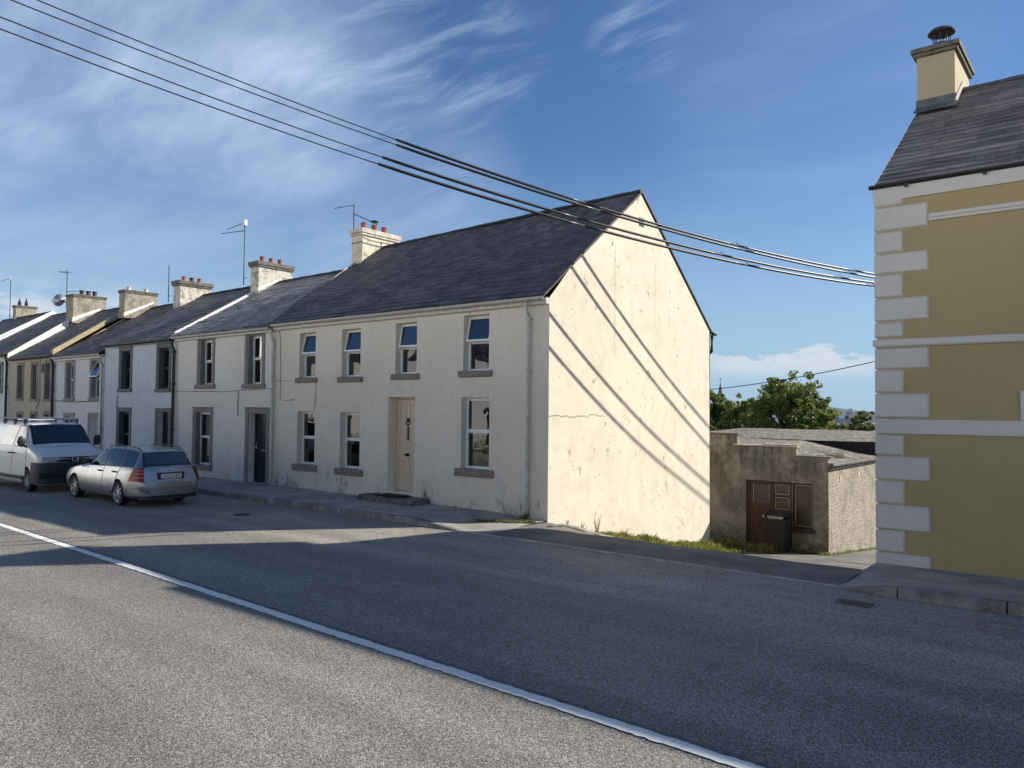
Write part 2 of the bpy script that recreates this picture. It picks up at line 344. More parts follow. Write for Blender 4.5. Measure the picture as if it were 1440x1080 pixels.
# ------------------------------------------------------------------ mesh helper
ORG = {}
class MB:
    def __init__(s): s.v = []; s.f = []; s.mi = []; s.uv = []; s.m = 0
    def add(s, vs, fs, uvs=None, mi=None):
        o = len(s.v); s.v += [tuple(v) for v in vs]
        for i, f in enumerate(fs):
            s.f.append([o+k for k in f]); s.mi.append(s.m if mi is None else mi); s.uv.append(uvs[i] if uvs else None)
    def box(s, x0, x1, y0, y1, z0, z1):
        s.add([(x0, y0, z0), (x1, y0, z0), (x1, y1, z0), (x0, y1, z0), (x0, y0, z1), (x1, y0, z1), (x1, y1, z1), (x0, y1, z1)],
              [(3, 2, 1, 0), (4, 5, 6, 7), (0, 1, 5, 4), (1, 2, 6, 5), (2, 3, 7, 6), (3, 0, 4, 7)]); return s
    def prism(s, poly, a, b, axis):
        n = len(poly)
        def P(p, q): return {'x': (q, p[0], p[1]), 'y': (p[0], q, p[1]), 'z': (p[0], p[1], q)}[axis]
        s.add([P(p, a) for p in poly]+[P(p, b) for p in poly],
              [tuple(range(n))[::-1], tuple(range(n, 2*n))]+[(i, (i+1) % n, n+(i+1) % n, n+i) for i in range(n)]); return s
    def tube(s, pts, r, n=8):
        pts = [Vector(p) for p in pts]; rs = r if isinstance(r, (list, tuple)) else [r]*len(pts)
        rings = []; ref = Vector((0, 0, 1))
        for i, p in enumerate(pts):
            d = (pts[min(i+1, len(pts)-1)]-pts[max(i-1, 0)]).normalized()
            a = d.cross(ref)
            if a.length < .1: a = d.cross(Vector((1, 0, 0)))
            a.normalize(); b = d.cross(a)
            rings.append([p+(a*cos(2*pi*k/n)+b*sin(2*pi*k/n))*rs[i] for k in range(n)])
        vs = [q for g in rings for q in g]; fs = []
        for i in range(len(pts)-1):
            for k in range(n): fs.append((i*n+k, i*n+(k+1) % n, (i+1)*n+(k+1) % n, (i+1)*n+k))
        fs += [tuple(range(n))[::-1], tuple((len(pts)-1)*n+k for k in range(n))]
        s.add(vs, fs); return s
    def lathe(s, cx, cy, prof, n=16, sx=1., sy=1., cap=True):
        vs = [(cx+r*cos(2*pi*k/n)*sx, cy+r*sin(2*pi*k/n)*sy, z) for r, z in prof for k in range(n)]; fs = []
        for i in range(len(prof)-1):
            for k in range(n): fs.append((i*n+k, i*n+(k+1) % n, (i+1)*n+(k+1) % n, (i+1)*n+k))
        if cap: fs += [tuple(range(n))[::-1], tuple((len(prof)-1)*n+k for k in range(n))]
        s.add(vs, fs); return s
    def grid(s, rows, uvs=None):
        nr, nc = len(rows), len(rows[0]); o = [p for r in rows for p in r]; fs = []; us = [] if uvs else None
        for i in range(nr-1):
            for j in range(nc-1):
                q = (i*nc+j, i*nc+j+1, (i+1)*nc+j+1, (i+1)*nc+j); fs.append(q)
                if uvs: us.append([uvs[k//nc][k % nc] for k in q])
        s.add(o, fs, us); return s
    def build(s, name, mats, parent=None, org=None, smooth=False, bevel=0., props=None, merge=False):
        if parent is not None: og = ORG[parent.name]
        elif org is not None: og = Vector(org)
        else:
            xs = [v[0] for v in s.v]; ys = [v[1] for v in s.v]; zs = [v[2] for v in s.v]
            og = Vector(((min(xs)+max(xs))/2, (min(ys)+max(ys))/2, min(zs)))
        me = bpy.data.meshes.new(name)
        me.from_pydata([(a-og.x, b-og.y, c-og.z) for a, b, c in s.v], [], s.f)
        for m in (mats if isinstance(mats, (list, tuple)) else [mats]): me.materials.append(MATS[m])
        me.polygons.foreach_set('material_index', s.mi)
        if any(s.uv):
            ul = me.uv_layers.new(name='UVMap'); i = 0
            for f, u in zip(s.f, s.uv):
                for k in range(len(f)):
                    ul.data[i].uv = u[k] if u else (0, 0)
                    i += 1
        if merge or not any(s.uv):
            bm = bmesh.new(); bm.from_mesh(me)
            if merge: bmesh.ops.remove_doubles(bm, verts=bm.verts, dist=1e-4)
            bmesh.ops.recalc_face_normals(bm, faces=bm.faces); bm.to_mesh(me); bm.free()
        if smooth:
            me.polygons.foreach_set('use_smooth', [True]*len(me.polygons))
            if smooth != 'all': me.set_sharp_from_angle(angle=radians(38))
        me.update()
        o = bpy.data.objects.new(name, me); C.objects.link(o)
        if parent is not None: o.parent = parent
        else: o.location = og
        ORG[o.name] = og
        if bevel:
            b = o.modifiers.new('bevel', 'BEVEL'); b.width = bevel; b.segments = 2; b.limit_method = 'ANGLE'; b.angle_limit = radians(40)
        for k, q in (props or {}).items(): o[k] = q
        return o
def thing(name, loc, label, cat, group=None):
    o = bpy.data.objects.new(name, None); C.objects.link(o); o.location = loc; o.empty_display_size = .3
    ORG[o.name] = Vector(loc); o['label'] = label; o['category'] = cat
    if group: o['group'] = group
    return o
def tag(label, cat, group=None):
    d = {'label': label, 'category': cat}
    if group: d['group'] = group
    return d
STRUCT = {'kind': 'structure'}; STUFF = {'kind': 'stuff'}
def lerp(a, b, u): return a+(b-a)*u
def interp(tab, x):
    if x <= tab[0][0]: return tab[0][1]
    for (a, p), (b, q) in zip(tab, tab[1:]):
        if x <= b: return lerp(p, q, (x-a)/(b-a))
    return tab[-1][1]
def smooth01(u): u = max(0., min(1., u)); return u*u*(3-2*u)

# ================================================================== GROUND
FY = 12.2                      # street fronts of the terrace
GX = -8.95                     # gable wall of the end house
GB = [(10.4, .05), (12.2, .07), (12.81, -.09), (13.6, -.31), (15.03, -.62), (17.05, -1.0), (19.65, -1.42), (22, -1.80), (27, -2.3), (36, -3.)]
LN = [(10.4, .01), (11.2, .035), (11.9, -.02), (12.6, -.16), (13, -.28), (14, -.54), (15, -.78), (16, -1.0), (17, -1.17), (18, -1.30), (19, -1.42), (20, -1.50), (22, -1.66), (27, -2.12), (36, -3.)]
def lane_z(x, y):
    base = interp(LN, y)+.045*(x+6.6)*smooth01((y-13)/4)
    edge = interp(GB, y)-.02
    k = smooth01((x+8.15)/-.65)*smooth01((20.2-y)/.6)
    return lerp(base, edge, k)
def terrain_z(x, y):
    if y < 10.2: return -.08
    if y < 36: return interp([(10.2, -.10), (12, -.25), (14, -1.2), (18, -2.2), (22, -2.7), (36, -3.6)], y)
    return interp([(36, -3.6), (80, -8), (200, -20), (480, -41), (4000, -60)], y)
def axis(vals):
    out = []
    for a, b, n in vals: out += [lerp(a, b, i/n) for i in range(n)]
    return out+[vals[-1][1]]
ys = axis([(-3000, -60, 6), (-60, 10, 5), (10, 36, 14), (36, 500, 16), (500, 4000, 5)])
xs = axis([(-4000, -120, 6), (-120, 120, 14), (120, 4000, 6)])
g = MB(); g.grid([[(x, y, terrain_z(x, y)-(0 if y < 10 or y > 40 or -70 < x < 40 else 0)) for x in xs] for y in ys])
g.build('terrain', 'field', org=(0, 0, 0), props=STRUCT, smooth='all')
g = MB(); g.grid([[(x, y, -40) for x in (-30000, -4000, 4000, 30000)] for y in (430, 3000, 12000, 40000)])
g.build('sea', 'sea_water', org=(0, 0, -40), props=STRUCT)
g = MB(); rows = []
for j, k in enumerate((0, .5, 1, .5, 0)):
    rows.append([(-9000+i*500, 15000+j*700, -41+k*max(0, 150*sin(i*.17+.4)+70*sin(i*.43)+25*sin(i*1.1))*1.3) for i in range(60)])
g.grid(rows); g.build('hills', 'far_hill', org=(0, 15000, -40), props=STRUCT, smooth='all')
# road sheet, slightly cambered patches
xs = axis([(-140, -40, 10), (-40, 8, 48), (8, 90, 8)]); ys = axis([(-1.0, 10.42, 20)])
g = MB(); g.grid([[(x, y, .002*sin(x*.7+y*1.3)*smooth01((y+1)/2)*smooth01((10.4-y)/2)) for x in xs] for y in ys])
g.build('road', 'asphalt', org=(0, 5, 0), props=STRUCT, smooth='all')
# centre line: worn, ragged edges
lp = [(-140, 8.9), (-60, 6.5), (-16.49, 5.21), (-10.52, 5.05), (-5.67, 4.895), (-1.93, 4.79), (60, 2.9)]
def ragged(hw, offs, amp, z, x0, x1, step):
    rows = [[], [], []]; x = x0
    while x < x1:
        y = interp(lp, x)+offs
        rows[0].append((x, y-hw+random.uniform(-amp, amp), z)); rows[1].append((x, y, z+.001)); rows[2].append((x, y+hw+random.uniform(-amp, amp), z)); x += step
    return rows
g = MB(); g.grid(ragged(.062, 0, .007, .0060, -120, -30, .4)); g.grid(ragged(.062, 0, .009, .0060, -30, 3, .05)); g.grid(ragged(.062, 0, .007, .0060, 3, 60, .4))
g.build('road_marking', 'line_paint', org=(0, 5, 0), props=STRUCT)
plain('road_seam', (.13, .127, .12), .8, .4, 30)
g = MB(); g.grid(ragged(.022, .10, .012, .0045, -60, 3, .07)); g.build('road_seam', 'road_seam', org=(0, 5, 0), props=STRUCT)
# pavement on the terrace side
def kz(x): return lerp(.125, .018, smooth01((x+10.75)/1.1))
def pz(x, y):
    a = kz(x)-.006; b = lerp(.13, .075, smooth01((x+10.6)/1.6)); return lerp(a, b, smooth01((y-10.55)/1.4))
xs = axis([(-110, -30, 12), (-30, -11, 24), (-11, -8.97, 14)]); ys = axis([(10.52, 12.22, 7)])
g = MB(); g.grid([[(x, y, pz(x, y)) for x in xs] for y in ys]); g.build('pavement', 'pavement', org=(-20, 11.4, 0), props=STRUCT, smooth='all')
g = MB(); x = -110.
while x < -9.75:                     # kerb stones with open joints
    L = .915 if x > -40 else 3.66
    x1 = min(x+L, -9.7); a, b = kz(x+.01), kz(x1-.01); e = random.uniform(-.006, .006)
    y0 = 10.40+e; p = x+.008; q = x1-.008
    vs = [(p, y0, -.06), (q, y0, -.06), (q, y0, b-.02), (p, y0, a-.02), (p, y0+.02, a), (q, y0+.02, b), (q, 10.535, b), (p, 10.535, a), (p, 10.535, -.06), (q, 10.535, -.06)]
    g.add(vs, [(0, 1, 2, 3), (3, 2, 5, 4), (4, 5, 6, 7), (7, 6, 9, 8), (0, 3, 4, 7, 8), (1, 9, 6, 5, 2)]); x += L
mat('channel_stone', m_concrete((.50, .47, .42), (.30, .285, .25), 2.)); CH = MB()
x = -9.7
while x < -3.0:                      # flush channel across the lane mouth
    CH.box(x+.005, min(x+2.44, -2.98)-.005, 10.405+.01*sin(x), 10.50+.01*sin(x), -.06, .016+.004*sin(x*3)); x += 2.44
def kz2(x): return lerp(.018, .125, smooth01((x+3.0)/.72))
def kerbs2(x0, x1):
    a, b = kz2(x0), kz2(x1); y0 = 10.30+random.uniform(-.004, .004); p = x0+.008; q = x1-.008
    g.add([(p, y0, -.06), (q, y0, -.06), (q, y0, b-.02), (p, y0, a-.02), (p, y0+.02, a), (q, y0+.02, b), (q, 10.44, b), (p, 10.44, a), (p, 10.44, -.06), (q, 10.44, -.06)],
          [(0, 1, 2, 3), (3, 2, 5, 4), (4, 5, 6, 7), (7, 6, 9, 8), (0, 3, 4, 7, 8), (1, 9, 6, 5, 2)])
kerbs2(-2.98, -2.27); x = -2.27
while x < 30: kerbs2(x, x+1.13); x += 1.13
CH.build('flush_kerb', 'channel_stone', org=(-6, 10.45, 0), props=STRUCT)
g.build('kerb', 'kerbstone', org=(-20, 10.5, 0), props=STRUCT, bevel=.006)
xs = axis([(-3.02, -1.5, 9), (-1.5, 40, 10)]); g = MB()
g.grid([[(x+(-.0 if j else .0), y, lerp(kz2(x)-.006, .02, smooth01((y-10.45)/1.9)) if y > 10.43 else 0) for x in xs] for j, y in enumerate(axis([(10.435, 12.5, 7)]))])
g.build('pavement', 'pavement', org=(5, 11.4, 0), props=STRUCT, smooth='all')
# lane and yard
g = MB(); xs = axis([(-8.97, -2.98, 22)]); ys = axis([(10.49, 20.2, 38)])
g.grid([[(x, y, lane_z(x, y)+.008*sin(x*3.1+y*2.)*smooth01((y-10.5)/1)) for x in xs] for y in ys])
xs = axis([(-18, 12, 30)]); ys = axis([(20.2, 36, 16)]); g.grid([[(x, y, lane_z(x, y)) for x in xs] for y in ys])
g.build('lane', 'lane_tarmac', org=(-6, 15, 0), props=STRUCT, smooth='all')
# pale edging kerb along the foot of the gable
g = MB(); P = []
for i in range(40):
    y = 11.75+i*.235; x = -8.62+.16*smooth01((y-12.5)/3)+(.02*sin(i*1.7)); P.append((x, y, lane_z(x, y)+.012))
g.tube(P, [min(.05, .012+i*.008)+.010*sin(i*2.3)*min(1, i/6) for i in range(40)], 6); g.build('lane_kerb', 'kerbstone', org=P[0], props=STRUCT, smooth='all')
# opposite footpath
g = MB(); g.box(-110, 60, -1.15, -1.0, -.06, .12); g.box(-110, 60, -3.2, -1.15, -.06, .115); g.build('opposite_footpath', 'pavement', org=(0, -2, 0), props=STRUCT)
# grate and covers
gr = thing('drain_grate', (-2.62, 9.66, .0), 'rusty slotted drain grate set in the road below the right hand kerb', 'drain grate')
g = MB(); g.box(-2.80, -2.40, 9.53, 9.56, -.01, .010); g.box(-2.80, -2.40, 9.77, 9.80, -.01, .010); g.box(-2.80, -2.77, 9.56, 9.77, -.01, .010); g.box(-2.43, -2.40, 9.56, 9.77, -.01, .010); g.build('frame', 'cap_stone', gr)
g = MB()
for i in range(7):
    x = -2.765+i*.047; g.add([(x, 9.56, .009), (x+.022, 9.56, .009), (x+.040, 9.77, .009), (x+.018, 9.77, .009)], [(0, 1, 2, 3)])
g.build('bars', 'sill_stone', gr)
g = MB(); g.box(-2.77, -2.43, 9.56, 9.77, -.006, .0055); g.build('sump', 'mat_black', gr)
g = MB(); g.lathe(-14.46, 8.96, [(.17, -.01), (.17, .011), (.145, .012), (.02, .012)], 20); g.build('valve_cover', 'dark_metal', props=tag('small dark round iron valve cover set in the shaded road', 'manhole cover'))

# ================================================================== HOUSES
def wall_xz(g, x0, x1, z0, z1, Y, ops, depth):
    X = sorted({x0, x1, *[o[0] for o in ops], *[o[1] for o in ops]}); Z = sorted({z0, z1, *[o[2] for o in ops], *[o[3] for o in ops]})
    for a, b in zip(X, X[1:]):
        for c, d in zip(Z, Z[1:]):
            mx_, mz = (a+b)/2, (c+d)/2
            if any(o[0] < mx_ < o[1] and o[2] < mz < o[3] for o in ops): continue
            g.add([(a, Y, c), (b, Y, c), (b, Y, d), (a, Y, d)], [(0, 1, 2, 3)])
    for a, b, c, d in ops:
        for q in ([(a, Y, c), (a, Y, d), (a, Y+depth, d), (a, Y+depth, c)], [(b, Y, d), (b, Y, c), (b, Y+depth, c), (b, Y+depth, d)],
                  [(a, Y, d), (b, Y, d), (b, Y+depth, d), (a, Y+depth, d)], [(b, Y, c), (a, Y, c), (a, Y+depth, c), (b, Y+depth, c)]):
            g.add(q, [(0, 1, 2, 3)])
def frame_xz(g, x0, x1, z0, z1, y0, y1, w, wb=None):
    wb = wb or w
    g.box(x0, x0+w, y0, y1, z0, z1); g.box(x1-w, x1, y0, y1, z0, z1); g.box(x0+w, x1-w, y0+.002, y1-.002, z1-w, z1); g.box(x0+w, x1-w, y0+.002, y1-.002, z0, z0+wb)
def window(P, x0, x1, z0, z1, Y=FY, rd=.17, fm='upvc', tilt=0., split=.52, sill='sill_stone', sillw=.11, sillh=.13, sur=None, surw=.13, curt=None, w=.055, low_sur=False, flip=1):
    y0 = Y+rd*flip if flip > 0 else Y-rd-.06; y1 = y0+.06; zt = z0+(z1-z0)*split
    g = MB(); frame_xz(g, x0-.01, x1+.01, z0-.01, z1+.01, y0, y1, w+.01); g.box(x0+w, x1-w, y0+.004, y1-.004, zt-.03, zt+.03)
    F = g.build('window', fm, P, bevel=.005)
    q = .004
    g = MB(); g.box(x0+w-.002, x1-w+.002, y0+.022, y0+.028, z0+w-.002, zt-.028); g.build('pane', 'glass', F)
    # upper sash, top hung
    sw = .045; a, b, c, d = x0+w-.03, x1-w+.03, zt+.005, z1-w+.025
    g = MB(); frame_xz(g, a, b, c, d, y0-.022*flip-(0 if flip > 0 else .0), y0+.03, sw)
    gp = MB(); gp.box(a+sw-.002, b-sw+.002, y0+.0, y0+.006, c+sw-.002, d-sw+.002)
    if tilt:
        for m_ in (g, gp):
            m_.v = [(x, y0+(y-y0)*cos(tilt)-(d-z)*sin(tilt), d+(z-d)*cos(tilt)-0*(y-y0)) for x, y, z in m_.v]
    s = g.build('sash', fm, F, bevel=.004); gp.build('pane', 'glass', F)
    if sill:
        g = MB(); o = -.06*flip; ya, yb = (Y+o, Y+.12) if flip > 0 else (Y-.12, Y-o)
        n = 6; e = .006
        g.box(x0-sillw, x1+sillw*.9, ya, yb, z0-sillh, z0+.004); g.build('sill', sill, F, bevel=.018)
    if sur:
        g = MB(); zb = z0-(sillh if low_sur else -.004); pr = .022
        yy = (Y-pr, Y+.02) if flip > 0 else (Y-.02, Y+pr)
        g.box(x0-surw, x0-.004, *yy, zb, z1+surw); g.box(x1+.004, x1+surw, *yy, zb, z1+surw); g.box(x0-.004, x1+.004, *yy, z1+.004, z1+surw)
        g.box(x0-surw-.015, x1+surw+.015, yy[0]-.012*flip, yy[1], z1+surw, z1+surw+.03)
        # painted linings of the opening
        g.box(x0, x0+.006, Y+.02, Y+rd, z0, z1); g.box(x1-.006, x1, Y+.02, Y+rd, z0, z1)
        if low_sur: g.box(x0-.004, x1+.004, *yy, zb, z0-.005)
        g.build('surround', sur, F, bevel=.006)
    if curt:
        g = MB()
        spans = {'full': [(x0+.03, x1-.03)], 'sides': [(x0+.03, x0+.26), (x1-.26, x1-.03)], 'left': [(x0+.03, x0+.30)]}[curt]
        for a, b in spans:
            n = int((b-a)/.012); rows = []
            for z in (z0+.02, z1-.02): rows.append([(lerp(a, b, i/n), y1+.07+.018*sin(i*.9)+.008*sin(i*2.3), z) for i in range(n+1)])
            g.grid(rows)
        g.build('curtain', 'curtain', F, smooth='all')
    return F
def gutter(P, x0, x1, y, z, m, r=.055):
    g = MB(); n = 8; prof = [(y+r*cos(pi+pi*k/n), z+r*sin(pi+pi*k/n)) for k in range(n+1)]+[(y+(r-.006)*cos(2*pi-pi*k/n), z+(r-.006)*sin(2*pi-pi*k/n)) for k in range(n+1)]
    g.prism(prof, x0, x1, 'x')
    x = x0+.4
    while x < x1: g.box(x, x+.03, y-r-.004, y+r+.03, z-r-.006, z-r+.012); x += 1.1
    return g.build('gutter', m, P, smooth=True)
def downpipe(P, x, y, ztop, zbot, gy, m, r=.036, name='downpipe'):
    g = MB(); g.tube([(x, gy, ztop), (x, gy, ztop-.09), (x, y, ztop-.30), (x, y, zbot+.08), (x, y-.05, zbot)], r, 10)
    for z in (ztop-.36, lerp(ztop, zbot, .33), lerp(ztop, zbot, .68), zbot+.2): g.tube([(x, y, z-.03), (x, y, z+.03)], r*1.35, 10); g.box(x-.07, x+.07, y+.02, y+.045, z-.02, z+.02)
    return g.build(name, m, P, smooth=True)
def slope_rows(profA, profB, xa, xb, ch, step, dx):
    """saw-tooth courses of slates from eaves to ridge; profA at xa, profB at xb: (y, z) lists"""
    def at(pr, L, s):
        for (p, q), l in zip(zip(pr, pr[1:]), L):
            if s <= l+1e-6: u = s/l; return lerp(p[0], q[0], u), lerp(p[1], q[1], u)
            s -= l
        return pr[-1]
    def lens(pr): return [sqrt((b[0]-a[0])**2+(b[1]-a[1])**2) for a, b in zip(pr, pr[1:])]
    LA, LB = lens(profA), lens(profB); ta, tb = sum(LA), sum(LB); n = max(2, round(ta/ch)); nc = max(2, int((xb-xa)/dx))
    rows, uvs = [], []
    for k in range(n):
        jit = [random.uniform(-.004, .006)+(random.random() < .04)*.016 for _ in range(nc+1)]
        for e in (0, 1):
            r, u = [], []
            for j in range(nc+1):
                f = j/nc; sa = ta*(k+e)/n; sb = tb*(k+e)/n
                pa, pb = at(profA, LA, min(sa, ta)), at(profB, LB, min(sb, tb))
                y, z = lerp(pa[0], pb[0], f), lerp(pa[1], pb[1], f)
                dy, dz = profA[-1][0]-profA[0][0], profA[-1][1]-profA[0][1]; l = sqrt(dy*dy+dz*dz); ny, nz = -dz/l, dy/l
                o = (step+jit[j]) if e == 0 else .0
                sag = .012*sin(lerp(xa, xb, f)*.9+k*.15)
                r.append((lerp(xa, xb, f), y+ny*o, z+nz*o+sag)); u.append((lerp(xa, xb, f), sa+(.001 if e == 0 else -.001)))
            rows.append(r); uvs.append(u)
    return rows, uvs
def roof(P, x0, x1, prof0, prof1, back, m, ridge='ridge_tile', ch=.2, step=.013, thick=.035, name='roof'):
    g = MB(); rows, uvs = slope_rows(prof0, prof1, x0, x1, ch, step, .45); g.grid(rows, uvs)
    # underside edge at eaves and verges, back slope
    a0, a1 = prof0[-1], prof1[-1]; b0, b1 = back; B0 = b0 if isinstance(b0, list) else [b0]; B1 = b1 if isinstance(b1, list) else [b1]
    g.grid([[(x0, a0[0], a0[1]), (x1, a1[0], a1[1])]]+[[(x0, p[0], p[1]), (x1, q[0], q[1])] for p, q in zip(B0, B1)], [[(x0, 0), (x1, 0)]]+[[(x0, 2.3+i), (x1, 2.3+i)] for i in range(len(B0))])
    for x, pr, bk in ((x0, prof0, B0), (x1, prof1, B1)):
        n = len(pr); L = list(pr)+bk
        for p, q in zip(L, L[1:]): g.add([(x, p[0], p[1]-thick), (x, q[0], q[1]-thick), (x, q[0], q[1]+.010), (x, p[0], p[1]+.014)], [(0, 1, 2, 3)])
    e0, e1 = prof0[0], prof1[0]
    g.add([(x0, e0[0], e0[1]-thick), (x1, e1[0], e1[1]-thick), (x1, e1[0], e1[1]+.014), (x0, e0[0], e0[1]+.014)], [(0, 1, 2, 3)])
    g.add([(x0, e0[0], e0[1]-thick), (x1, e1[0], e1[1]-thick), (x1, e1[0]+.25, e1[1]-thick+.05), (x0, e0[0]+.25, e0[1]-thick+.05)], [(3, 2, 1, 0)])
    R = g.build(name, m, P)
    if ridge:
        g = MB(); x = x0; k = 0
        while x < x1-.05:
            q = min(x+.45, x1); f = (x-x0)/(x1-x0); f2 = (q-x0)/(x1-x0); r = .085+.006*(k % 2); z = lerp(a0[1], a1[1], f)-.035+random.uniform(-.004, .004); zz = lerp(a0[1], a1[1], f2)-.035; n = 6
            for (xa, za), (xb, zb) in [((x+.004, z), (q-.004, zz))]:
                pa = [(xa, a0[0]+r*1.2*cos(pi*i/n), za+r*sin(pi*i/n)) for i in range(n+1)]; pb = [(xb, a0[0]+r*1.2*cos(pi*i/n), zb+r*sin(pi*i/n)) for i in range(n+1)]
                g.grid([pa, pb]); g.add(pa, [tuple(range(n+1))]); g.add(pb, [tuple(range(n+1))[::-1]])
            x = q; k += 1
        g.build('ridge_tiles', ridge, R, smooth=True)
    return R
def chimney(P, x0, x1, y0, y1, z0, z1, m, capm, pots, potm, capw=.07, caph=.13, poth=.24, potr=.085, style=None):
    g = MB(); g.box(x0, x1, y0, y1, z0, z1); S = g.build('chimney', m, P, bevel=.015)
    g = MB(); g.box(x0-capw*.6, x1+capw*.6, y0-capw*.6, y1+capw*.6, z1-.05, z1+.02); g.box(x0-capw, x1+capw, y0-capw, y1+capw, z1+.02, z1+caph); g.build('chimney_cap', capm, S, bevel=.015)
    cx = (x0+x1)/2; zt = z1+caph-.01
    for i, py in enumerate(pots):
        g = MB(); h = poth*random.uniform(.93, 1.07); r = potr
        if style == 'cone':
            g.lathe(cx, py, [(r, zt), (r, zt+h*.55), (r*1.1, zt+h*.6), (.02, zt+h*1.55), (.012, zt+h*1.85)], 14)
        else:
            g.lathe(cx, py, [(r*1.12, zt), (r*1.0, zt+.03), (r*.93, zt+h*.8), (r*1.10, zt+h*.84), (r*1.10, zt+h), (r*.8, zt+h), (r*.75, zt+h-.12), (.0, zt+h-.12)], 16)
        o = g.build('chimney_pot', potm if isinstance(potm, str) else potm[i], S, smooth=True)
    return S
def shell(P, x0, x1, ztop, Y, yb, apex, m, ops, zb=-.15, gz=None, zback=None, depth=.24, room=True):
    """front wall with openings, gable/party walls and back wall as one mesh"""
    g = MB(); wall_xz(g, x0, x1, zb, ztop, Y, ops, depth)
    zk = zback if zback is not None else ztop
    for x in (x0, x1): g.add([(x, Y, zb), (x, yb, zb), (x, yb, zk), (x, apex[0], apex[1]), (x, Y, ztop)], [(0, 1, 2, 3, 4)])
    g.add([(x0, yb, zb), (x1, yb, zb), (x1, yb, zk), (x0, yb, zk)], [(0, 1, 2, 3)])
    w = g.build('wall', m, P)
    if room:
        g = MB(); g.add([(x0+.02, Y+1.7, zb), (x1-.02, Y+1.7, zb), (x1-.02, Y+1.7, ztop), (x0+.02, Y+1.7, ztop)], [(0, 1, 2, 3)])
        g.box(x0+.02, x1-.02, Y+.26, Y+1.7, ztop*.54, ztop*.54+.2); g.build('partition', 'room', P)
    return w
def panel_door(P, x0, x1, z0, z1, Y, m, rd=.17, panels=6, fm=None, name='door'):
    fm = fm or m; y0 = Y+rd
    g = MB(); frame_xz(g, x0-.01, x1+.01, z0-.02, z1+.01, y0, y0+.08, .06, .025); Fm = g.build('door_frame', fm, P, bevel=.006)
    a, b, c, d = x0+.055, x1-.055, z0+.02, z1-.055; ys = y0+.03
    g = MB(); g.box(a, b, ys+.014, ys+.045, c, d); st = .105; W2 = (b-a-3*st)/2
    rails = {6: [(c, .21), (c+.78, .17), (c+1.42, .14), (d-.11, .11)], 4: [(c, .21), (c+.80, .18), (d-.12, .12)]}[panels]
    rails = [(min(z, d-h), h) for z, h in rails]
    for x in (a, a+st+W2, b-st): g.box(x, x+st, ys, ys+.02, c, d)
    for z, h in rails:
        for x in (a+st, a+2*st+W2): g.box(x, x+W2, ys+.001, ys+.021, z, z+h)
    for (z, h), (z2, h2) in zip(rails, rails[1:]):
        for x in (a+st, a+2*st+W2): g.box(x+.04, x+W2-.04, ys+.004, ys+.022, z+h+.04, z2-.04)
    D = g.build(name, m, P, bevel=.005)
    return D, (a, b, c, d, ys)

# ---- end house of the terrace -------------------------------------
X0, X1 = -18.22, GX
H = thing('end_terrace_house', ((X0+X1)/2, 15.8, 0), 'cream rendered end of terrace house with sunlit gable, dark slate roof and pale door', 'house', 'houses of the street terrace')
UW = [(-17.11, -16.42, 3.02, 4.20), (-15.36, -14.64, 3.01, 4.20), (-13.39, -12.68, 3.04, 4.23), (-11.24, -10.51, 3.06, 4.26)]
LW = [(-17.15, -16.40, .76, 2.15), (-15.38, -14.62, .75, 2.14), (-11.28, -10.48, .97, 2.50)]
DR = (-13.61, -12.71, .34, 2.51)
g = MB(); wall_xz(g, X0, X1, -.25, 4.46, FY, UW+LW+[DR], .26)
wf = g.build('wall', 'main_front', H); wf['label'] = 'shaded front wall, pale cream render with mould patches low down'
kick = [(12.2, 4.47), (12.42, 4.68), (12.88, 5.13), (15.82, 7.34), (19.55, 4.47)]
g = MB(); g.add([(X1+.0015, 12.2, -.3), (X1+.0015, 19.60, -1.9)]+[(X1+.0015, y, z) for y, z in kick[::-1]], [tuple(range(7))])
g.add([(X0, 12.21, -.2), (X0, 19.6, -.2)]+[(X0, y, z) for y, z in kick[::-1]], [tuple(range(7))])
g.add([(X0, 19.6, -2), (X1, 19.6, -2), (X1, 19.6, 4.47), (X0, 19.6, 4.47)], [(0, 1, 2, 3)])
wg = g.build('gable_wall', 'main_gable', H); wg['label'] = 'sunlit cream gable with cracks and blown patches'
g = MB(); g.add([(X0+.02, 14.1, -.2), (X1-.02, 14.1, -.2), (X1-.02, 14.1, 4.4), (X0+.02, 14.1, 4.4)], [(0, 1, 2, 3)]); g.box(X0+.02, X1-.02, FY+.27, 14.1, 2.56, 2.72); g.build('partition', 'room', H)
for i, o in enumerate(UW): window(H, *o, tilt=radians((13, 11, 9, 11)[i]), curt=(None, 'left', None, None)[i])
for i, o in enumerate(LW):
    Wn = window(H, *o, sillw=.15, sillh=.16, curt=(None, 'left', 'sides')[i], split=(.50, .51, .52)[i])
    if i == 0: g = MB(); g.box(-17.0, -16.6, FY+.34, FY+.36, .82, 1.28); g.build('blind', 'turquoise', Wn)
    if i == 2:
        g = MB(); n = 60
        top = [(-11.22+i*.68/n, FY+.25+.01*sin(i*.8), 1.93) for i in range(n+1)]; bot = [(-11.22+i*.68/n, FY+.25+.01*sin(i*.8), 1.80-.05*abs(sin(i*.42))) for i in range(n+1)]
        g.grid([bot, top]); g.build('lace_valance', 'curtain', Wn)
D, (a, b, c, d, ys) = panel_door(H, *DR, FY, 'door_cream', rd=.20)
cx = (a+b)/2
g = MB(); g.lathe(0, 0, [(.045, 0), (.045, .02), (.02, .03), (.03, .06), (.035, .08), (.01, .09)], 12); g.v = [(x+cx, ys-z, y+1.17) for x, y, z in g.v]; g.build('knob', 'dark_metal', D, smooth=True)
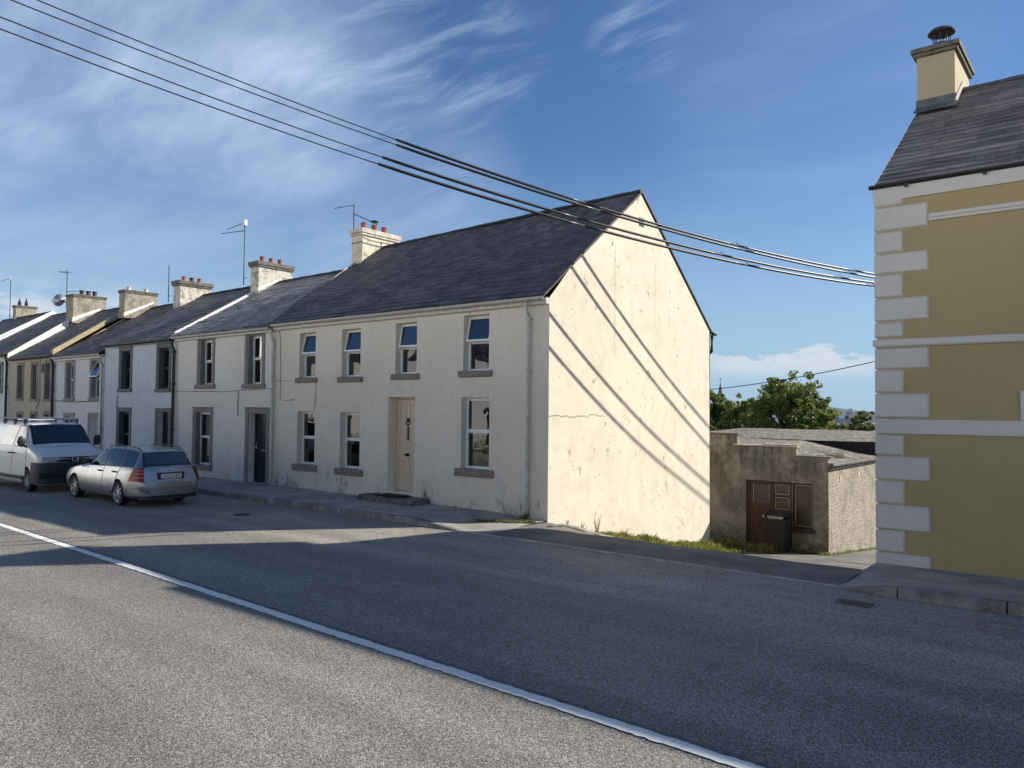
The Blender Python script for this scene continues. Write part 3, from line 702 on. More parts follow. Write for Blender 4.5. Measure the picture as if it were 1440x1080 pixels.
g = MB(); g.box(cx-.022, cx+.022, ys-.02, ys+.004, 1.50, 1.82); g.build('letter_plate', 'black_plastic', D, bevel=.004)
g = MB(); g.tube([(cx+.05*sin(u*2*pi/12), ys-.02, 1.92+.065*cos(u*2*pi/12)) for u in range(13)], .014, 6); g.box(cx-.035, cx+.035, ys-.015, ys+.004, 1.94, 2.02); g.build('door_knocker', 'dark_metal', D)
g = MB(); g.box(DR[0]+.05, DR[1]-.05, FY+.20, FY+.27, .22, .36); g.build('threshold', 'cap_white', H)
gutter(H, X0+.05, X1+.02, 12.035, 4.475, 'cream_gutter', .06)
g = MB(); g.box(X0+.05, X1, 12.10, 12.2, 4.34, 4.46); g.build('fascia', 'cream_gutter', H)
downpipe(H, -9.42, 12.135, 4.43, .17, 12.035, 'cream_gutter', .038)
g = MB(); g.tube([(GX+.03, 19.72, 4.37), (GX+.03, 19.9, 4.37)], .05, 8); g.tube([(GX+.02, 19.68, 4.33), (GX+.02, 19.68, 3.9), (GX-.1, 19.66, 3.8)], .05, 8); g.build('rear_gutter', 'dark_metal', H)
f0 = [(11.985, 4.50), (12.40, 4.85-.07), (12.88, 5.21), (15.82, 7.20)]; f1 = [(11.985, 4.50), (12.40, 4.81), (12.88, 5.20), (15.82, 7.41)]
roof(H, X0-.02, X1+.035, f0, f1, ((19.75, 4.36), (19.75, 4.36)), 'slate_dark')
g = MB(); g.box(GX, GX+.012, 15.72, 15.94, 6.58, 6.78); V = g.build('gable_vent', 'cap_stone', H)
g = MB(); [g.box(GX+.012, GX+.02, 15.74, 15.92, z, z+.02) for z in (6.61, 6.66, 6.71)]; g.build('louvres', 'dark_metal', V)
S1 = chimney(H, -18.43, -17.95, 14.95, 16.42, 6.3, 7.50, 'stack_white', 'cap_white', [15.20, 15.62, 16.02], 'terracotta', caph=.16, poth=.23, potr=.09)
g = MB(); cy = 15.62; zt = 7.88
for k in range(4): g.tube([(-18.19+.07*cos(k*pi/2+.5), cy+.07*sin(k*pi/2+.5), zt), (-18.19+.07*cos(k*pi/2+.5), cy+.07*sin(k*pi/2+.5), zt+.13)], .008, 5)
g.lathe(-18.19, cy, [(.13, zt+.12), (.13, zt+.14), (.04, zt+.17), (0.001, zt+.175)], 14); g.build('cowl', 'dark_metal', S1)
g = MB(); g.tube([(-17.93, 14.93, 7.22), (-17.93, 15.7, 7.2), (-17.93, 16.45, 7.21)], .008, 5); g.tube([(-17.93, 14.93, 7.38), (-17.93, 15.4, 7.33), (-17.93, 16.1, 7.36)], .007, 5); g.tube([(-17.935, 15.70, 7.36), (-17.935, 15.70, 6.95)], .008, 5)
g.tube([(-18.44, 14.935, 7.24), (-17.93, 14.935, 7.24)], .01, 5); g.build('lashing_wire', 'dark_metal', S1)
# cables clipped to the front
g = MB(); g.tube([(-18.05, 12.18, 4.36), (-17.98, 12.185, 4.2), (-17.93, 12.185, 3.2), (-17.93, 12.185, 2.45), (-17.6, 12.185, 2.42), (-17.25, 12.185, 2.47)], .008, 5); g.tube([(-18.2, 12.185, 2.97), (-17.4, 12.185, 2.95)], .007, 5)
g.tube([(-16.35, 12.185, 2.9), (-16.42, 12.185, 2.2)], .006, 5); g.build('wall_cable', 'grey_gutter', H)
# mossy doorstep and mat
st = thing('doorstep', (-13.1, 11.9, .1), 'low mossy stone doorstep below the cream front door', 'doorstep')
g = MB(); rows = []
for j, (y, z) in enumerate([(11.60, .10), (11.62, .20), (11.70, .245), (12.0, .25), (12.215, .25)]): rows.append([(-14.0+i*.14+.02*sin(i*3+j), y+.03*sin(i*1.7)*(j < 3), z+.018*sin(i*2.2+j)*(0 < j < 4)) for i in range(14)])
g.grid(rows); g.add([r[0] for r in rows]+[(-14.0, 12.21, .1)], [tuple(range(6))]); g.add([r[-1] for r in rows]+[(-12.18, 12.21, .1)], [tuple(range(6))])
g.build('slab', 'step_stone', st)
g = MB(); g.box(-13.5, -12.75, 11.72, 12.12, .262, .282); g.build('door_mat', 'mat_black', props=tag('black door mat lying on the stone doorstep', 'door mat'))

# ---- the other houses of the terrace ------------------------------
GRP = 'houses of the street terrace'
def terrace(x0, x1, eave, ridge, label, wm, rm, ops, ridge0=None, ry=15.82):
    P = thing('terraced_house', ((x0+x1)/2, 15.8, 0), label, 'house', GRP)
    shell(P, x0+.003, x1-.003, eave-.02, FY+.002, 19.6, (ry, ridge-.08), wm, ops)
    r0 = ridge0 or ridge
    roof(P, x0, x1, [(12.0, eave+.03), (ry, r0)], [(12.0, eave+.03), (ry, ridge)], ((19.7, eave-.1), (19.7, eave-.1)), rm, ch=.21)
    return P
# h2: cream, grey mouldings
ops = [(-22.16, -21.44, 2.90, 4.27), (-19.55, -18.84, 2.89, 4.27), (-22.36, -21.46, .48, 2.08), (-19.42, -18.55, .13, 2.06)]
P = terrace(-23.62, -18.24, 4.43, 6.70, 'cream house with grey window mouldings and dark blue door, behind the silver car', 'render_b', 'slate_blue', ops, 6.66)
for i, o in enumerate(ops[:3]): window(P, *o, rd=.18, sur='surround_grey', surw=.14 if i < 2 else .12, sill='surround_grey', sillw=.22 if i < 2 else .12, sillh=.12 if i < 2 else .15, curt=('sides', 'sides', 'full')[i], low_sur=i == 2)
D, (a, b, c, d, ys) = panel_door(P, *ops[3], FY, 'door_blue', rd=.19, panels=4)
g = MB(); g.box(a+.25, b-.25, ys-.01, ys+.004, 1.0, 1.05); g.build('letter_plate', 'chrome', D); g = MB(); g.tube([(a+.06, ys-.02, 1.25), (a+.06, ys-.045, 1.22), (a+.06, ys-.045, 1.08), (a+.06, ys-.02, 1.05)], .012, 6); g.build('handle', 'chrome', D)
o = ops[3]; g = MB(); g.box(o[0]-.17, o[0]-.004, FY-.025, FY+.02, .08, o[3]+.14); g.box(o[1]+.004, o[1]+.17, FY-.025, FY+.02, .08, o[3]+.14); g.box(o[0]-.004, o[1]+.004, FY-.025, FY+.02, o[3]+.004, o[3]+.14); g.box(o[0]-.19, o[1]+.19, FY-.04, FY+.02, o[3]+.14, o[3]+.18); g.build('door_surround', 'surround_grey', P, bevel=.006)
gutter(P, -23.6, -18.26, 12.05, 4.42, 'cream_gutter', .06); g = MB(); g.box(-23.6, -18.26, 12.11, 12.2, 4.30, 4.41); g.build('fascia', 'cream_gutter', P)
downpipe(P, -18.22, 12.13, 4.38, .17, 12.05, 'cream_gutter', .042)
chimney(P, -23.89, -23.40, 14.95, 16.32, 6.0, 7.14, 'stack_old', 'cap_stone', [15.24, 15.60, 15.96], 'terracotta', caph=.15, poth=.22, potr=.085)
g = MB(); g.prism([(12.15, 4.50), (15.5, 6.52), (15.5, 6.60), (12.15, 4.60)], -23.70, -23.60, 'x'); g.build('verge_upstand', 'verge_white', P)
g = MB(); g.prism([(14.93, 6.24), (15.86, 6.74), (15.86, 6.80), (14.93, 6.36)], -23.40, -23.375, 'x'); g.build('flashing', 'verge_white', P)
g = MB(); g.tube([(-23.6, 12.18, 2.72), (-22.7, 12.18, 2.70), (-21.3, 12.18, 2.70), (-20.6, 12.18, 2.68), (-19.9, 12.18, 2.72), (-18.3, 12.18, 2.76)], .009, 5); g.tube([(-19.98, 12.18, 2.7), (-19.98, 12.18, 2.0)], .012, 5); g.build('wall_cable', 'grey_gutter', P)
# h3: grey white, dark surrounds
ops = [(-27.45, -26.70, 2.82, 4.14), (-24.76, -24.02, 2.80, 4.14), (-27.52, -26.68, .45, 2.04), (-24.74, -23.98, .13, 2.06)]
P = terrace(-28.70, -23.64, 4.37, 6.66, 'grey white house with dark window surrounds and old slates, behind the car roof', 'render_c', 'slate_old', ops, 6.63)
for i, o in enumerate(ops[:3]): window(P, *o, rd=.18, fm='door_dark', sur='surround_dark', surw=.12, sill='surround_dark', sillw=.15, sillh=.11, curt=None if i < 2 else 'left', split=.5)
D, (a, b, c, d, ys) = panel_door(P, *ops[3], FY, 'door_dark', rd=.19, panels=4); g = MB(); g.lathe(0, 0, [(.04, 0), (.04, .02), (.0, .03)], 10); g.v = [(x+a+.3, ys-z, y+1.45) for x, y, z in g.v]; g.build('door_knocker', 'chrome', D)
o = ops[3]; g = MB(); g.box(o[0]-.12, o[0]-.004, FY-.025, FY+.02, .08, o[3]+.12); g.box(o[1]+.004, o[1]+.12, FY-.025, FY+.02, .08, o[3]+.12); g.box(o[0]-.004, o[1]+.004, FY-.025, FY+.02, o[3]+.004, o[3]+.12); g.build('door_surround', 'surround_dark', P, bevel=.006)
gutter(P, -28.68, -23.66, 12.05, 4.36, 'dark_metal', .05); downpipe(P, -23.60, 12.12, 4.32, .17, 12.05, 'dark_metal', .045)
g = MB(); g.tube([(-27.62, 12.18, 2.6), (-27.62, 12.18, .3)], .014, 5); g.build('wall_cable', 'grey_gutter', P)
chimney(P, -29.02, -28.50, 14.82, 16.1, 6.0, 6.95, 'stack_old', 'cap_stone', [15.10, 15.42, 15.74], ['terracotta', 'pot_dark', 'terracotta'], caph=.16, poth=.2, potr=.085)
# h4: white
ops = [(-32.02, -31.34, 2.50, 3.86), (-29.80, -29.10, 2.52, 3.88), (-32.06, -31.28, .45, 1.80), (-29.84, -28.98, .13, 1.86)]
P = terrace(-33.10, -28.73, 4.10, 6.50, 'bright white house with grey surrounds and one opened upper window, between beige and grey neighbours', 'render_d', 'slate_dark', ops, 6.44)
for i, o in enumerate(ops[:3]): window(P, *o, rd=.17, tilt=(0, radians(24), 0)[i], sur='surround_mid', surw=.12, sill='surround_mid', sillw=.15, sillh=.10)
D, (a, b, c, d, ys) = panel_door(P, *ops[3], FY, 'door_white', rd=.18, panels=4); g = MB(); g.box(a+.3, a+.42, ys-.012, ys+.004, 1.1, 1.75); g.build('door_glass', 'black_plastic', D)
o = ops[3]; g = MB(); g.box(o[0]-.12, o[0]-.004, FY-.025, FY+.02, .08, o[3]+.12); g.box(o[1]+.004, o[1]+.12, FY-.025, FY+.02, .08, o[3]+.12); g.box(o[0]-.004, o[1]+.004, FY-.025, FY+.02, o[3]+.004, o[3]+.12); g.build('door_surround', 'surround_mid', P, bevel=.006)
gutter(P, -33.0, -28.75, 12.05, 4.09, 'cream_gutter', .06); g = MB(); g.box(-33.0, -28.75, 12.11, 12.2, 3.96, 4.08); g.build('fascia', 'cream_gutter', P)
downpipe(P, -28.80, 12.13, 4.05, .17, 12.05, 'pale_metal', .04)
g = MB(); g.tube([(-33.0, 12.18, 2.42), (-31.3, 12.18, 2.36), (-30.2, 12.18, 2.38), (-29.0, 12.18, 2.40)], .012, 5); g.build('wall_cable', 'dark_metal', P)
chimney(P, -33.12, -32.60, 14.58, 15.95, 5.9, 7.00, 'stack_grey', 'cap_stone', [14.85, 15.58], 'pot_cream', caph=.09, poth=.16, potr=.085, capw=.05)
g = MB(); g.prism([(14.56, 5.96), (15.80, 6.62), (15.80, 6.70), (14.56, 6.12)], -32.60, -32.575, 'x'); g.build('flashing', 'verge_white', P)
# h5: beige, three upper windows
ops = [(-37.06, -36.46, 2.50, 3.90), (-35.50, -34.92, 2.48, 3.90), (-34.08, -33.52, 2.48, 3.92), (-36.98, -36.40, .60, 1.83), (-35.46, -34.86, .60, 1.85), (-34.06, -33.46, .60, 1.87)]
P = terrace(-37.95, -33.13, 4.19, 6.70, 'beige house with three upper windows and a buff coping, rising behind the white van', 'render_e', 'slate_dark', ops, 6.66)
for i, o in enumerate(ops): window(P, *o, rd=.18, sur='surround_grey', surw=.09, sill='surround_grey', sillw=.12, sillh=.10)
gutter(P, -37.93, -33.15, 12.05, 4.18, 'dark_metal', .05); downpipe(P, -33.12, 12.12, 4.14, .17, 12.05, 'dark_metal', .05)
g = MB(); g.prism([(12.06, 4.20), (14.25, 5.72), (14.25, 5.92), (12.06, 4.42)], -33.26, -33.04, 'x'); g.build('coping', 'verge_buff', P, bevel=.02)
g = MB(); g.tube([(-34.6, 12.18, 4.1), (-34.6, 12.18, 2.4), (-34.9, 12.18, 2.1)], .018, 5); g.tube([(-34.3, 12.16, 3.9), (-34.3, 12.16, 3.55)], .06, 8); g.build('wall_cable', 'grey_gutter', P)
chimney(P, -38.46, -37.70, 14.56, 16.0, 6.0, 7.27, 'stack_grey', 'cap_stone', [15.07, 15.36, 15.64], 'pot_dark', caph=.08, poth=.25, potr=.10, capw=.05)
g = MB(); g.prism([(14.54, 6.06), (15.75, 6.70), (15.75, 6.80), (14.54, 6.26)], -37.70, -37.67, 'x'); g.build('flashing', 'verge_white', P)
# h6: pale blue white, raised white verge
ops = [(-39.62, -38.90, 2.86, 4.0), (-42.0, -41.3, 2.86, 4.0)]
P = terrace(-43.5, -37.97, 4.42, 6.86, 'pale house at the left edge with a raised white verge, beyond the beige house', 'render_d', 'slate_dark', ops)
for o in ops: window(P, *o, rd=.17, sur='surround_dark', surw=.1)
gutter(P, -43.4, -38.0, 12.05, 4.40, 'dark_metal', .05); downpipe(P, -38.15, 12.12, 4.36, .17, 12.05, 'dark_metal', .05)
g = MB(); g.prism([(12.08, 4.14), (14.5, 5.88), (14.5, 6.18), (12.08, 4.46)], -38.05, -37.94, 'x'); g.build('verge_upstand', 'verge_white', P)
# h7: taller house beyond
P = terrace(-50.6, -43.52, 4.70, 7.06, 'farthest taller house with white gable band and tall cone capped chimney pots', 'render_d', 'slate_dark', [(-46.2, -45.4, 2.9, 4.1)])
window(P, -46.2, -45.4, 2.9, 4.1, rd=.17)
gutter(P, -50.5, -43.6, 12.05, 4.69, 'dark_metal', .05)
g = MB(); g.prism([(12.05, 4.30), (15.82, 6.74), (15.82, 7.12), (12.05, 4.76)], -43.56, -43.46, 'x'); g.prism([(15.82, 6.80), (17.6, 5.6), (17.6, 5.9), (15.82, 7.12)], -43.56, -43.46, 'x'); g.build('verge_upstand', 'verge_white', P)
chimney(P, -48.71, -48.30, 15.69, 16.75, 6.6, 7.70, 'stack_grey', 'cap_stone', [15.94, 16.28], 'pot_dark', caph=.08, poth=.26, potr=.09, style='cone', capw=.05)
g = MB(); g.prism([(15.66, 6.90), (16.3, 7.05), (16.3, 7.2), (15.66, 7.05)], -48.30, -48.27, 'x'); g.build('flashing', 'verge_white', P)

# ---- aerials -------------------------------------------------------
def yagi(g, p, dr, L, n, el=.16, r=.007, up_=Vector((0, 0, 1))):
    p = Vector(p); dr = Vector(dr).normalized(); sd = dr.cross(up_).normalized()
    g.tube([p, p+dr*L], r*1.4, 5)
    for i in range(n): q = p+dr*(L*(i+.3)/n); w = el*(1-.35*i/n); g.tube([q-sd*w, q+sd*w], r, 4)
def aerial(x, y, z0, z1, label, arms, box_=None, mat_='dark_metal'):
    A = thing('tv_aerial', (x, y, z0), label, 'aerial', 'aerials on the chimneys')
    g = MB(); g.tube([(x, y, z0), (x, y, z1)], .018, 6); g.tube([(x, y, z0+.25), (x+.12, y+.06, z0+.25)], .012, 5); g.build('mast', mat_, A)
    for (dz, dr, L, n, el) in arms:
        g = MB(); yagi(g, (x, y, z1+dz), dr, L, n, el); g.build('antenna', mat_, A)
    if box_: g = MB(); g.box(x-.08, x+.08, y-.05, y+.05, z1-.12, z1+.08); g.build('reflector', 'pale_metal', A)
    return A
aerial(-18.54, 15.1, 7.25, 8.50, 'thin aerial with two booms on the chimney of the end house', [(-.03, (-1, -.1, .02), .85, 2, .05), (-.30, (.75, .6, -.42), .80, 9, .16)])
aerial(-24.40, 15.0, 6.55, 8.78, 'tall aerial mast with white panel and two thin booms beside the second chimney', [(.0, (-1, -.1, -.14), 1.0, 5, .08), (-.30, (-1, .1, .10), 1.9, 9, .07)], True)
aerial(-29.32, 14.78, 6.3, 7.75, 'short bare aerial pole strapped to the chimney above the grey white house', [])
aerial(-39.62, 15.0, 6.9, 8.72, 'aerial mast with upright panel on the tall chimney with dark pots', [(-.1, (-1, -.2, 0), .5, 3, .30), (-1.05, (.8, .6, .02), 1.2, 4, .12)])
aerial(-48.9, 15.6, 7.0, 9.35, 'leftmost thin aerial mast with short arm above cone capped pots', [(-.02, (-1, -.2, -.12), 1.0, 4, .10), ], True)
Dd = thing('satellite_dish', (-38.9, 14.5, 7.0), 'grey round satellite dish fixed to the tall chimney', 'satellite dish')
g = MB(); g.lathe(0, 0, [(.30, .0), (.25, -.05), (.15, -.09), (.001, -.11)], 18); R_ = Matrix.Rotation(radians(80), 4, 'X') @ Matrix.Identity(4); R_ = Matrix.Rotation(radians(35), 4, 'Z') @ R_
g.v = [tuple(Vector((-38.9, 14.4, 7.13))+R_ @ Vector(v)) for v in g.v]; g.build('reflector', 'pale_metal', Dd, smooth='all'); g = MB(); g.tube([(-38.9, 14.4, 7.1), (-38.5, 14.6, 7.0)], .025, 6); g.tube([(-38.9, 14.45, 6.95), (-38.75, 14.0, 7.05)], .015, 5); g.build('bracket', 'dark_metal', Dd)

# ---- yellow corner house ------------------------------------------
YX, YY = -3.0, 12.45
P = thing('corner_house', (2.5, 16.4, 0), 'mustard yellow house with white quoins and bands at the right edge', 'house')
def zq(y): return 5.57-(y-272)*.010686
WO = [(.6, 1.6, 3.75, 5.0), (3.6, 4.6, 3.75, 5.0), (.6, 1.6, .8, 1.9)]
g = MB(); wall_xz(g, YX, 8., -.3, 5.55, YY, WO, .22)
for x in (YX, 8.): g.add([(x, YY, -2), (x, 18.35, -2.2), (x, 18.35, 5.98), (x, 17.03, 6.44), (x, 16.46, 7.0), (x, 16.44, 8.15), (x, YY, 5.53)], [(0, 1, 2, 3, 4, 5, 6)])
g.add([(YX, 18.35, -2.2), (8, 18.35, -2.2), (8, 18.35, 6.0), (YX, 18.35, 6.0)], [(0, 1, 2, 3)]); g.build('wall', 'yellow_render', P)
for o in WO: window(P, *o, Y=YY, sur='quoin_white', surw=.15, sill='quoin_white')
g = MB(); ed = [275.5, 292.6, 327.5, 358.6, 388.4, 421.6, 455, 477.8]; wd = [0, 1, 0, 1, 0, 1, 0]
e2 = [493, 521, 523, 554.5, 556.5, 590.5]; 
qs = [(a, b, w) for a, b, w in zip(ed, ed[1:], wd)]+[(491, 522, 1), (522, 555, 0), (555, 590, 1), (612, 642, 0), (642, 676, 1), (676, 709, 0), (709, 744.5, 1), (744.5, 775.5, 0), (775.5, 800, 1)]
def bev(x0, x1, z0, z1, pr):
    y = YY; k = .022; gap = .008; z0 += gap; z1 -= gap
    g.add([(x0, y-pr, z0+k), (x1-k, y-pr, z0+k), (x1-k, y-pr, z1-k), (x0, y-pr, z1-k), (x0, y, z0), (x1, y, z0), (x1, y, z1), (x0, y, z1)], [(0, 1, 2, 3), (4, 5, 1, 0), (5, 6, 2, 1), (6, 7, 3, 2)])
    g.add([(x0, y-pr, z0+k), (x0, y-pr, z1-k), (x0, y+.42, z1-k), (x0, y+.42, z0+k)], [(0, 1, 2, 3)])
for a, b, w in qs: bev(YX-.025, -2.30 if w else -2.635, zq(b), zq(a), .032)
g.build('quoins', 'quoin_white', P)
g = MB(); g.box(YX-.05, 8.02, YY-.055, YY+.3, zq(489), zq(480)); g.box(YX-.035, 8.02, YY-.042, YY+.2, zq(490.5), zq(489)); g.build('string_course', 'quoin_white', P, bevel=.012)
g = MB(); g.box(YX-.027, 8.02, YY-.036, YY+.2, zq(611), zq(591)); g.build('sill_band', 'quoin_white', P, bevel=.008)
g = MB(); g.box(-2.29, 8., YY-.03, YY+.01, 5.055, 5.16); g.box(-2.27, 8., YY-.05, YY+.01, 5.10, 5.13); g.build('moulding', 'quoin_white', P, bevel=.006)
g = MB(); g.box(YX-.04, 8.02, YY-.03, YY+.05, 5.44, 5.66); g.build('fascia', 'quoin_white', P, bevel=.006)
g = MB(); g.box(-1.19, 2.6, YY-.045, YY+.01, zq(590.5), 2.57); g.build('fascia_board', 'quoin_white', P)
pr = [(12.53, 5.67), (16.45, 8.35)]
roof(P, YX-.07, 8.07, pr, pr, ([(16.47, 7.10), (17.05, 6.52), (18.5, 6.02)],)*2, 'slate_right', ch=.205, step=.013, thick=.05, ridge='lead')  # unseen rear slope, invented profile shaped for the shadow it casts on the road
gutter(P, YX-.09, 8.09, 12.415, 5.685, 'black_plastic', .052)
for x in (-2.6, -1.6, -.6, .4): g = MB(); g.box(x, x+.05, YY-.07, YY-.045, 5.60, 5.65); g.build('gutter_bracket', 'black_plastic', P)
S = chimney(P, -3.075, -2.45, 15.73, 17.3, 7.0, 8.93, 'yellow_stack', 'cap_stone', [], 'terracotta', capw=.09, caph=.11)
g = MB(); cx, cy, zt = -2.72, 16.1, 9.06
g.lathe(cx, cy, [(.20, zt), (.20, zt+.05), (.17, zt+.09), (.13, zt+.14)], 20)
for k in range(8): g.tube([(cx+.13*cos(k*pi/4), cy+.13*sin(k*pi/4), zt+.12), (cx+.16*cos(k*pi/4), cy+.16*sin(k*pi/4), zt+.34)], .009, 5)
g.lathe(cx, cy, [(.001, zt+.33), (.23, zt+.33), (.235, zt+.35), (.19, zt+.40), (.10, zt+.435), (.001, zt+.445)], 22); g.build('cowl', 'dark_metal', S, smooth=True)
g = MB(); g.add([(-3.09, 15.42, 7.745), (-2.38, 15.42, 7.745), (-2.38, 15.725, 7.94), (-3.09, 15.725, 7.94)], [(0, 1, 2, 3)]); g.add([(-3.09, 15.722, 7.93), (-2.43, 15.722, 7.93), (-2.43, 15.722, 8.08), (-3.09, 15.722, 8.08)], [(0, 1, 2, 3)])
g.build('flashing', 'lead', S)
g = MB(); g.prism([(15.70, 7.86), (16.42, 8.33), (16.42, 8.52), (15.70, 8.0)], -2.45, -2.425, 'x'); g.build('flashing', 'concrete_pale', S)

# ---- outbuilding down the lane ------------------------------------
P = thing('outbuilding', (-9, 26, -1.8), 'weathered grey flat roofed outbuilding with stepped parapet and brown doors down the lane', 'outbuilding')
OY = 22.0
g = MB(); ops = [(-8.91, -7.56, -1.95, .26), (-7.55, -6.99, -1.02, .25)]
wall_xz(g, -14, -6.57, -2.4, .84, OY, ops, .2)
for a, b, z in ((-14, -9.19, 1.56), (-9.19, -7.44, 1.25), (-7.44, -6.57, 1.0)):
    g.add([(a, OY, .84), (b, OY, .84), (b, OY, z), (a, OY, z)], [(0, 1, 2, 3)]); g.add([(a, OY, z), (b, OY, z), (b, OY+.2, z), (a, OY+.2, z)], [(0, 1, 2, 3)])
    g.add([(b, OY, .84), (b, OY+.2, .84), (b, OY+.2, z), (b, OY, z)], [(0, 1, 2, 3)]); g.add([(a, OY+.2, .84), (b, OY+.2, .84), (b, OY+.2, z), (a, OY+.2, z)], [(3, 2, 1, 0)])
g.build('front_wall', 'old_wall', P)
g = MB(); g.box(-6.65, -6.565, OY+.004, 34, -3.2, .80); g.build('side_wall', 'pebbledash', P)
g = MB(); g.box(-14, -6.7, 33.8, 34, -3.2, 1.35); g.box(-14, -13.9, OY+.1, 34, -3.2, 1.2); g.build('rear_wall', 'old_wall', P)
g = MB(); g.grid([[(x, y, interp([(-8.9, 1.283), (-6.52, .845)], x)) for x in (-13.9, -10, -8.9, -8, -6.52)] for y in (OY+.02, 24, 27.05)]); g.add([(-6.52, OY+.02, .842), (-6.52, 27.05, .842), (-6.52, 27.05, .80), (-6.52, OY+.02, .80)], [(0, 1, 2, 3)]); g.build('low_roof', 'gravel_roof', P)
g = MB(); zz = lambda x, y: 1.30+.03*(y-27)+.0*x
g.grid([[(x, y, zz(x, y)+.01*sin(x*2+y)) for x in axis([(-14, -6.52, 8)])] for y in axis([(27, 34, 5)])])
g.build('high_roof', 'gravel_roof', P)
g = MB(); g.box(-10.2, -6.52, 27, 27.06, .5, 1.292); g.build('roof_step', 'felt', P)
g = MB(); g.box(-9.3, -7.4, OY-.04, OY+.24, 1.25, 1.29); g.box(-8.4, -7.40, OY+.0, OY+.26, 1.29, 1.32); g.build('coping', 'concrete_pale', P, bevel=.008)
g = MB(); g.box(-14, -9.15, OY-.05, OY+.26, 1.56, 1.61); g.box(-7.47, -6.5, OY-.03, OY+.22, 1.0, 1.025); g.build('coping', 'cap_stone', P, bevel=.008)
g = MB(); g.box(-6.57, -6.50, OY-.02, 34, .66, .80); g.build('fascia', 'dark_metal', P); gutter(P, 0, .1, 0, 0, 'dark_metal') if 0 else None
g = MB(); g.tube([(-6.46, OY-.05, .80), (-6.46, 34, .76)], .055, 8); g.tube([(-6.5, OY-.04, .82), (-6.55, OY-.05, .70), (-6.6, OY-.04, .62)], .05, 8); g.build('gutter', 'cap_stone', P, smooth=True)
g = MB(); [g.box(-6.566, -6.548, y, y+.12, .28, .44) for y in (23.05, 24.9)]; g.build('vent', 'pot_cream', P)
g = MB(); frame_xz(g, -8.91, -7.56, -1.95, .26, OY+.05, OY+.13, .09); g.box(-8.20, -8.10, OY+.052, OY+.128, -1.95, .2); g.build('door_frame', 'frame_brown', P, bevel=.006)
def pane_frame(PP, x0, x1, z0, z1, y):
    g = MB(); frame_xz(g, x0, x1, z0, z1, y-.02, y+.01, .022); o = g.build('pane_frame', 'frame_pale', PP); g = MB(); g.box(x0+.02, x1-.02, y-.004, y+.004, z0+.02, z1-.02); g.build('pane', 'pane_dull', PP)
g = MB(); y = OY+.09
g.box(-8.82, -8.72, y-.02, y+.03, -1.93, .18); g.box(-8.24, -8.20, y-.02, y+.03, -1.93, .18); g.box(-8.72, -8.24, y-.021, y+.03, .13, .18); g.box(-8.72, -8.24, y-.02, y+.03, -1.93, -.37)
for k in range(5): g.box(-8.70+k*.094, -8.70+k*.094+.086, y-.03, y-.02, -1.90, -.42)
D = g.build('door', 'door_brown', P, bevel=.005); pane_frame(D, -8.72, -8.23, -.39, .155, y)
g = MB(); g.lathe(0, 0, [(.035, 0), (.035, .03), (0, .045)], 10); g.v = [(x-8.40, y-.03-z, yy-.78) for x, yy, z in g.v]; g.build('handle', 'pale_metal', D)
g = MB(); g.box(-8.10, -7.65, y-.01, y+.03, -1.93, -.56); g.box(-8.10, -7.65, y-.01, y+.03, -.17, -.12); D = g.build('door', 'door_brown', P, bevel=.005); pane_frame(D, -8.08, -7.66, -.12, .17, y); pane_frame(D, -8.08, -7.66, -.54, -.19, y)
g = MB(); frame_xz(g, -7.55, -6.99, -1.02, .25, OY+.06, OY+.12, .05); Wn = g.build('window', 'frame_brown', P, bevel=.005); pane_frame(Wn, -7.50, -7.03, -.97, .20, OY+.09)
g = MB(); g.box(-7.60, -6.92, OY-.07, OY+.08, -1.12, -1.01); g.build('sill', 'frame_brown', Wn, bevel=.01)
g = MB(); g.add([(-13.9, 24, -2.4), (-6.7, 24, -2.4), (-6.7, 24, 1.0), (-13.9, 24, 1.0)], [(0, 1, 2, 3)]); g.build('partition', 'room', P)
# wheelie bin
bx, by = -7.78, 21.55; bz = lane_z(bx, by)
B = thing('wheelie_bin', (bx, by, bz), 'dark grey wheelie bin with lid propped on pale rubbish, against the brown doors', 'wheelie bin')
g = MB(); rows = []
for z, w, dd in ((.06, .19, .20), (.5, .23, .25), (.92, .265, .30)): rows.append([(bx-w, by-dd, bz+z), (bx+w, by-dd, bz+z), (bx+w, by+dd, bz+z), (bx-w, by+dd, bz+z), (bx-w, by-dd, bz+z)])
g.grid(rows); g.add(rows[0][:4], [(3, 2, 1, 0)]); g.box(bx-.285, bx+.285, by-.32, by+.32, bz+.90, bz+.95)
for zz_ in (.30, .34, .38): g.box(bx-.15, bx+.15, by-.245, by-.21, bz+zz_, bz+zz_+.02)
g.build('body', 'bin_grey', B, bevel=.01)
g = MB(); g.prism([(by-.33, bz+1.08), (by-.31, bz+1.04), (by+.36, bz+1.00), (by+.36, bz+1.07), (by, bz+1.16)], bx-.29, bx+.29, 'x'); g.build('lid', 'bin_grey', B, bevel=.015)
for s in (-1, 1):
    g = MB(); g.lathe(0, 0, [(.03, -.03), (.10, -.03), (.10, .03), (.03, .03)], 16); g.v = [(bx+s*.2+z, by+.24+x, bz+.10+yy) for x, yy, z in g.v]; g.build('wheel', 'tyre', B)
g = MB()
for k in range(5): g.lathe(bx-.18+k*.08, by-.20+.03*sin(k*3), [(.001, bz+.93), (.06, bz+.96), (.075, bz+1.0), (.05, bz+1.05), (.001, bz+1.07)], 8)
g.build('rubbish_bag', 'bag_white', org=(bx, by-.2, bz+.93), smooth=True, props=tag('pale crumpled rubbish showing under the bin lid', 'rubbish'))

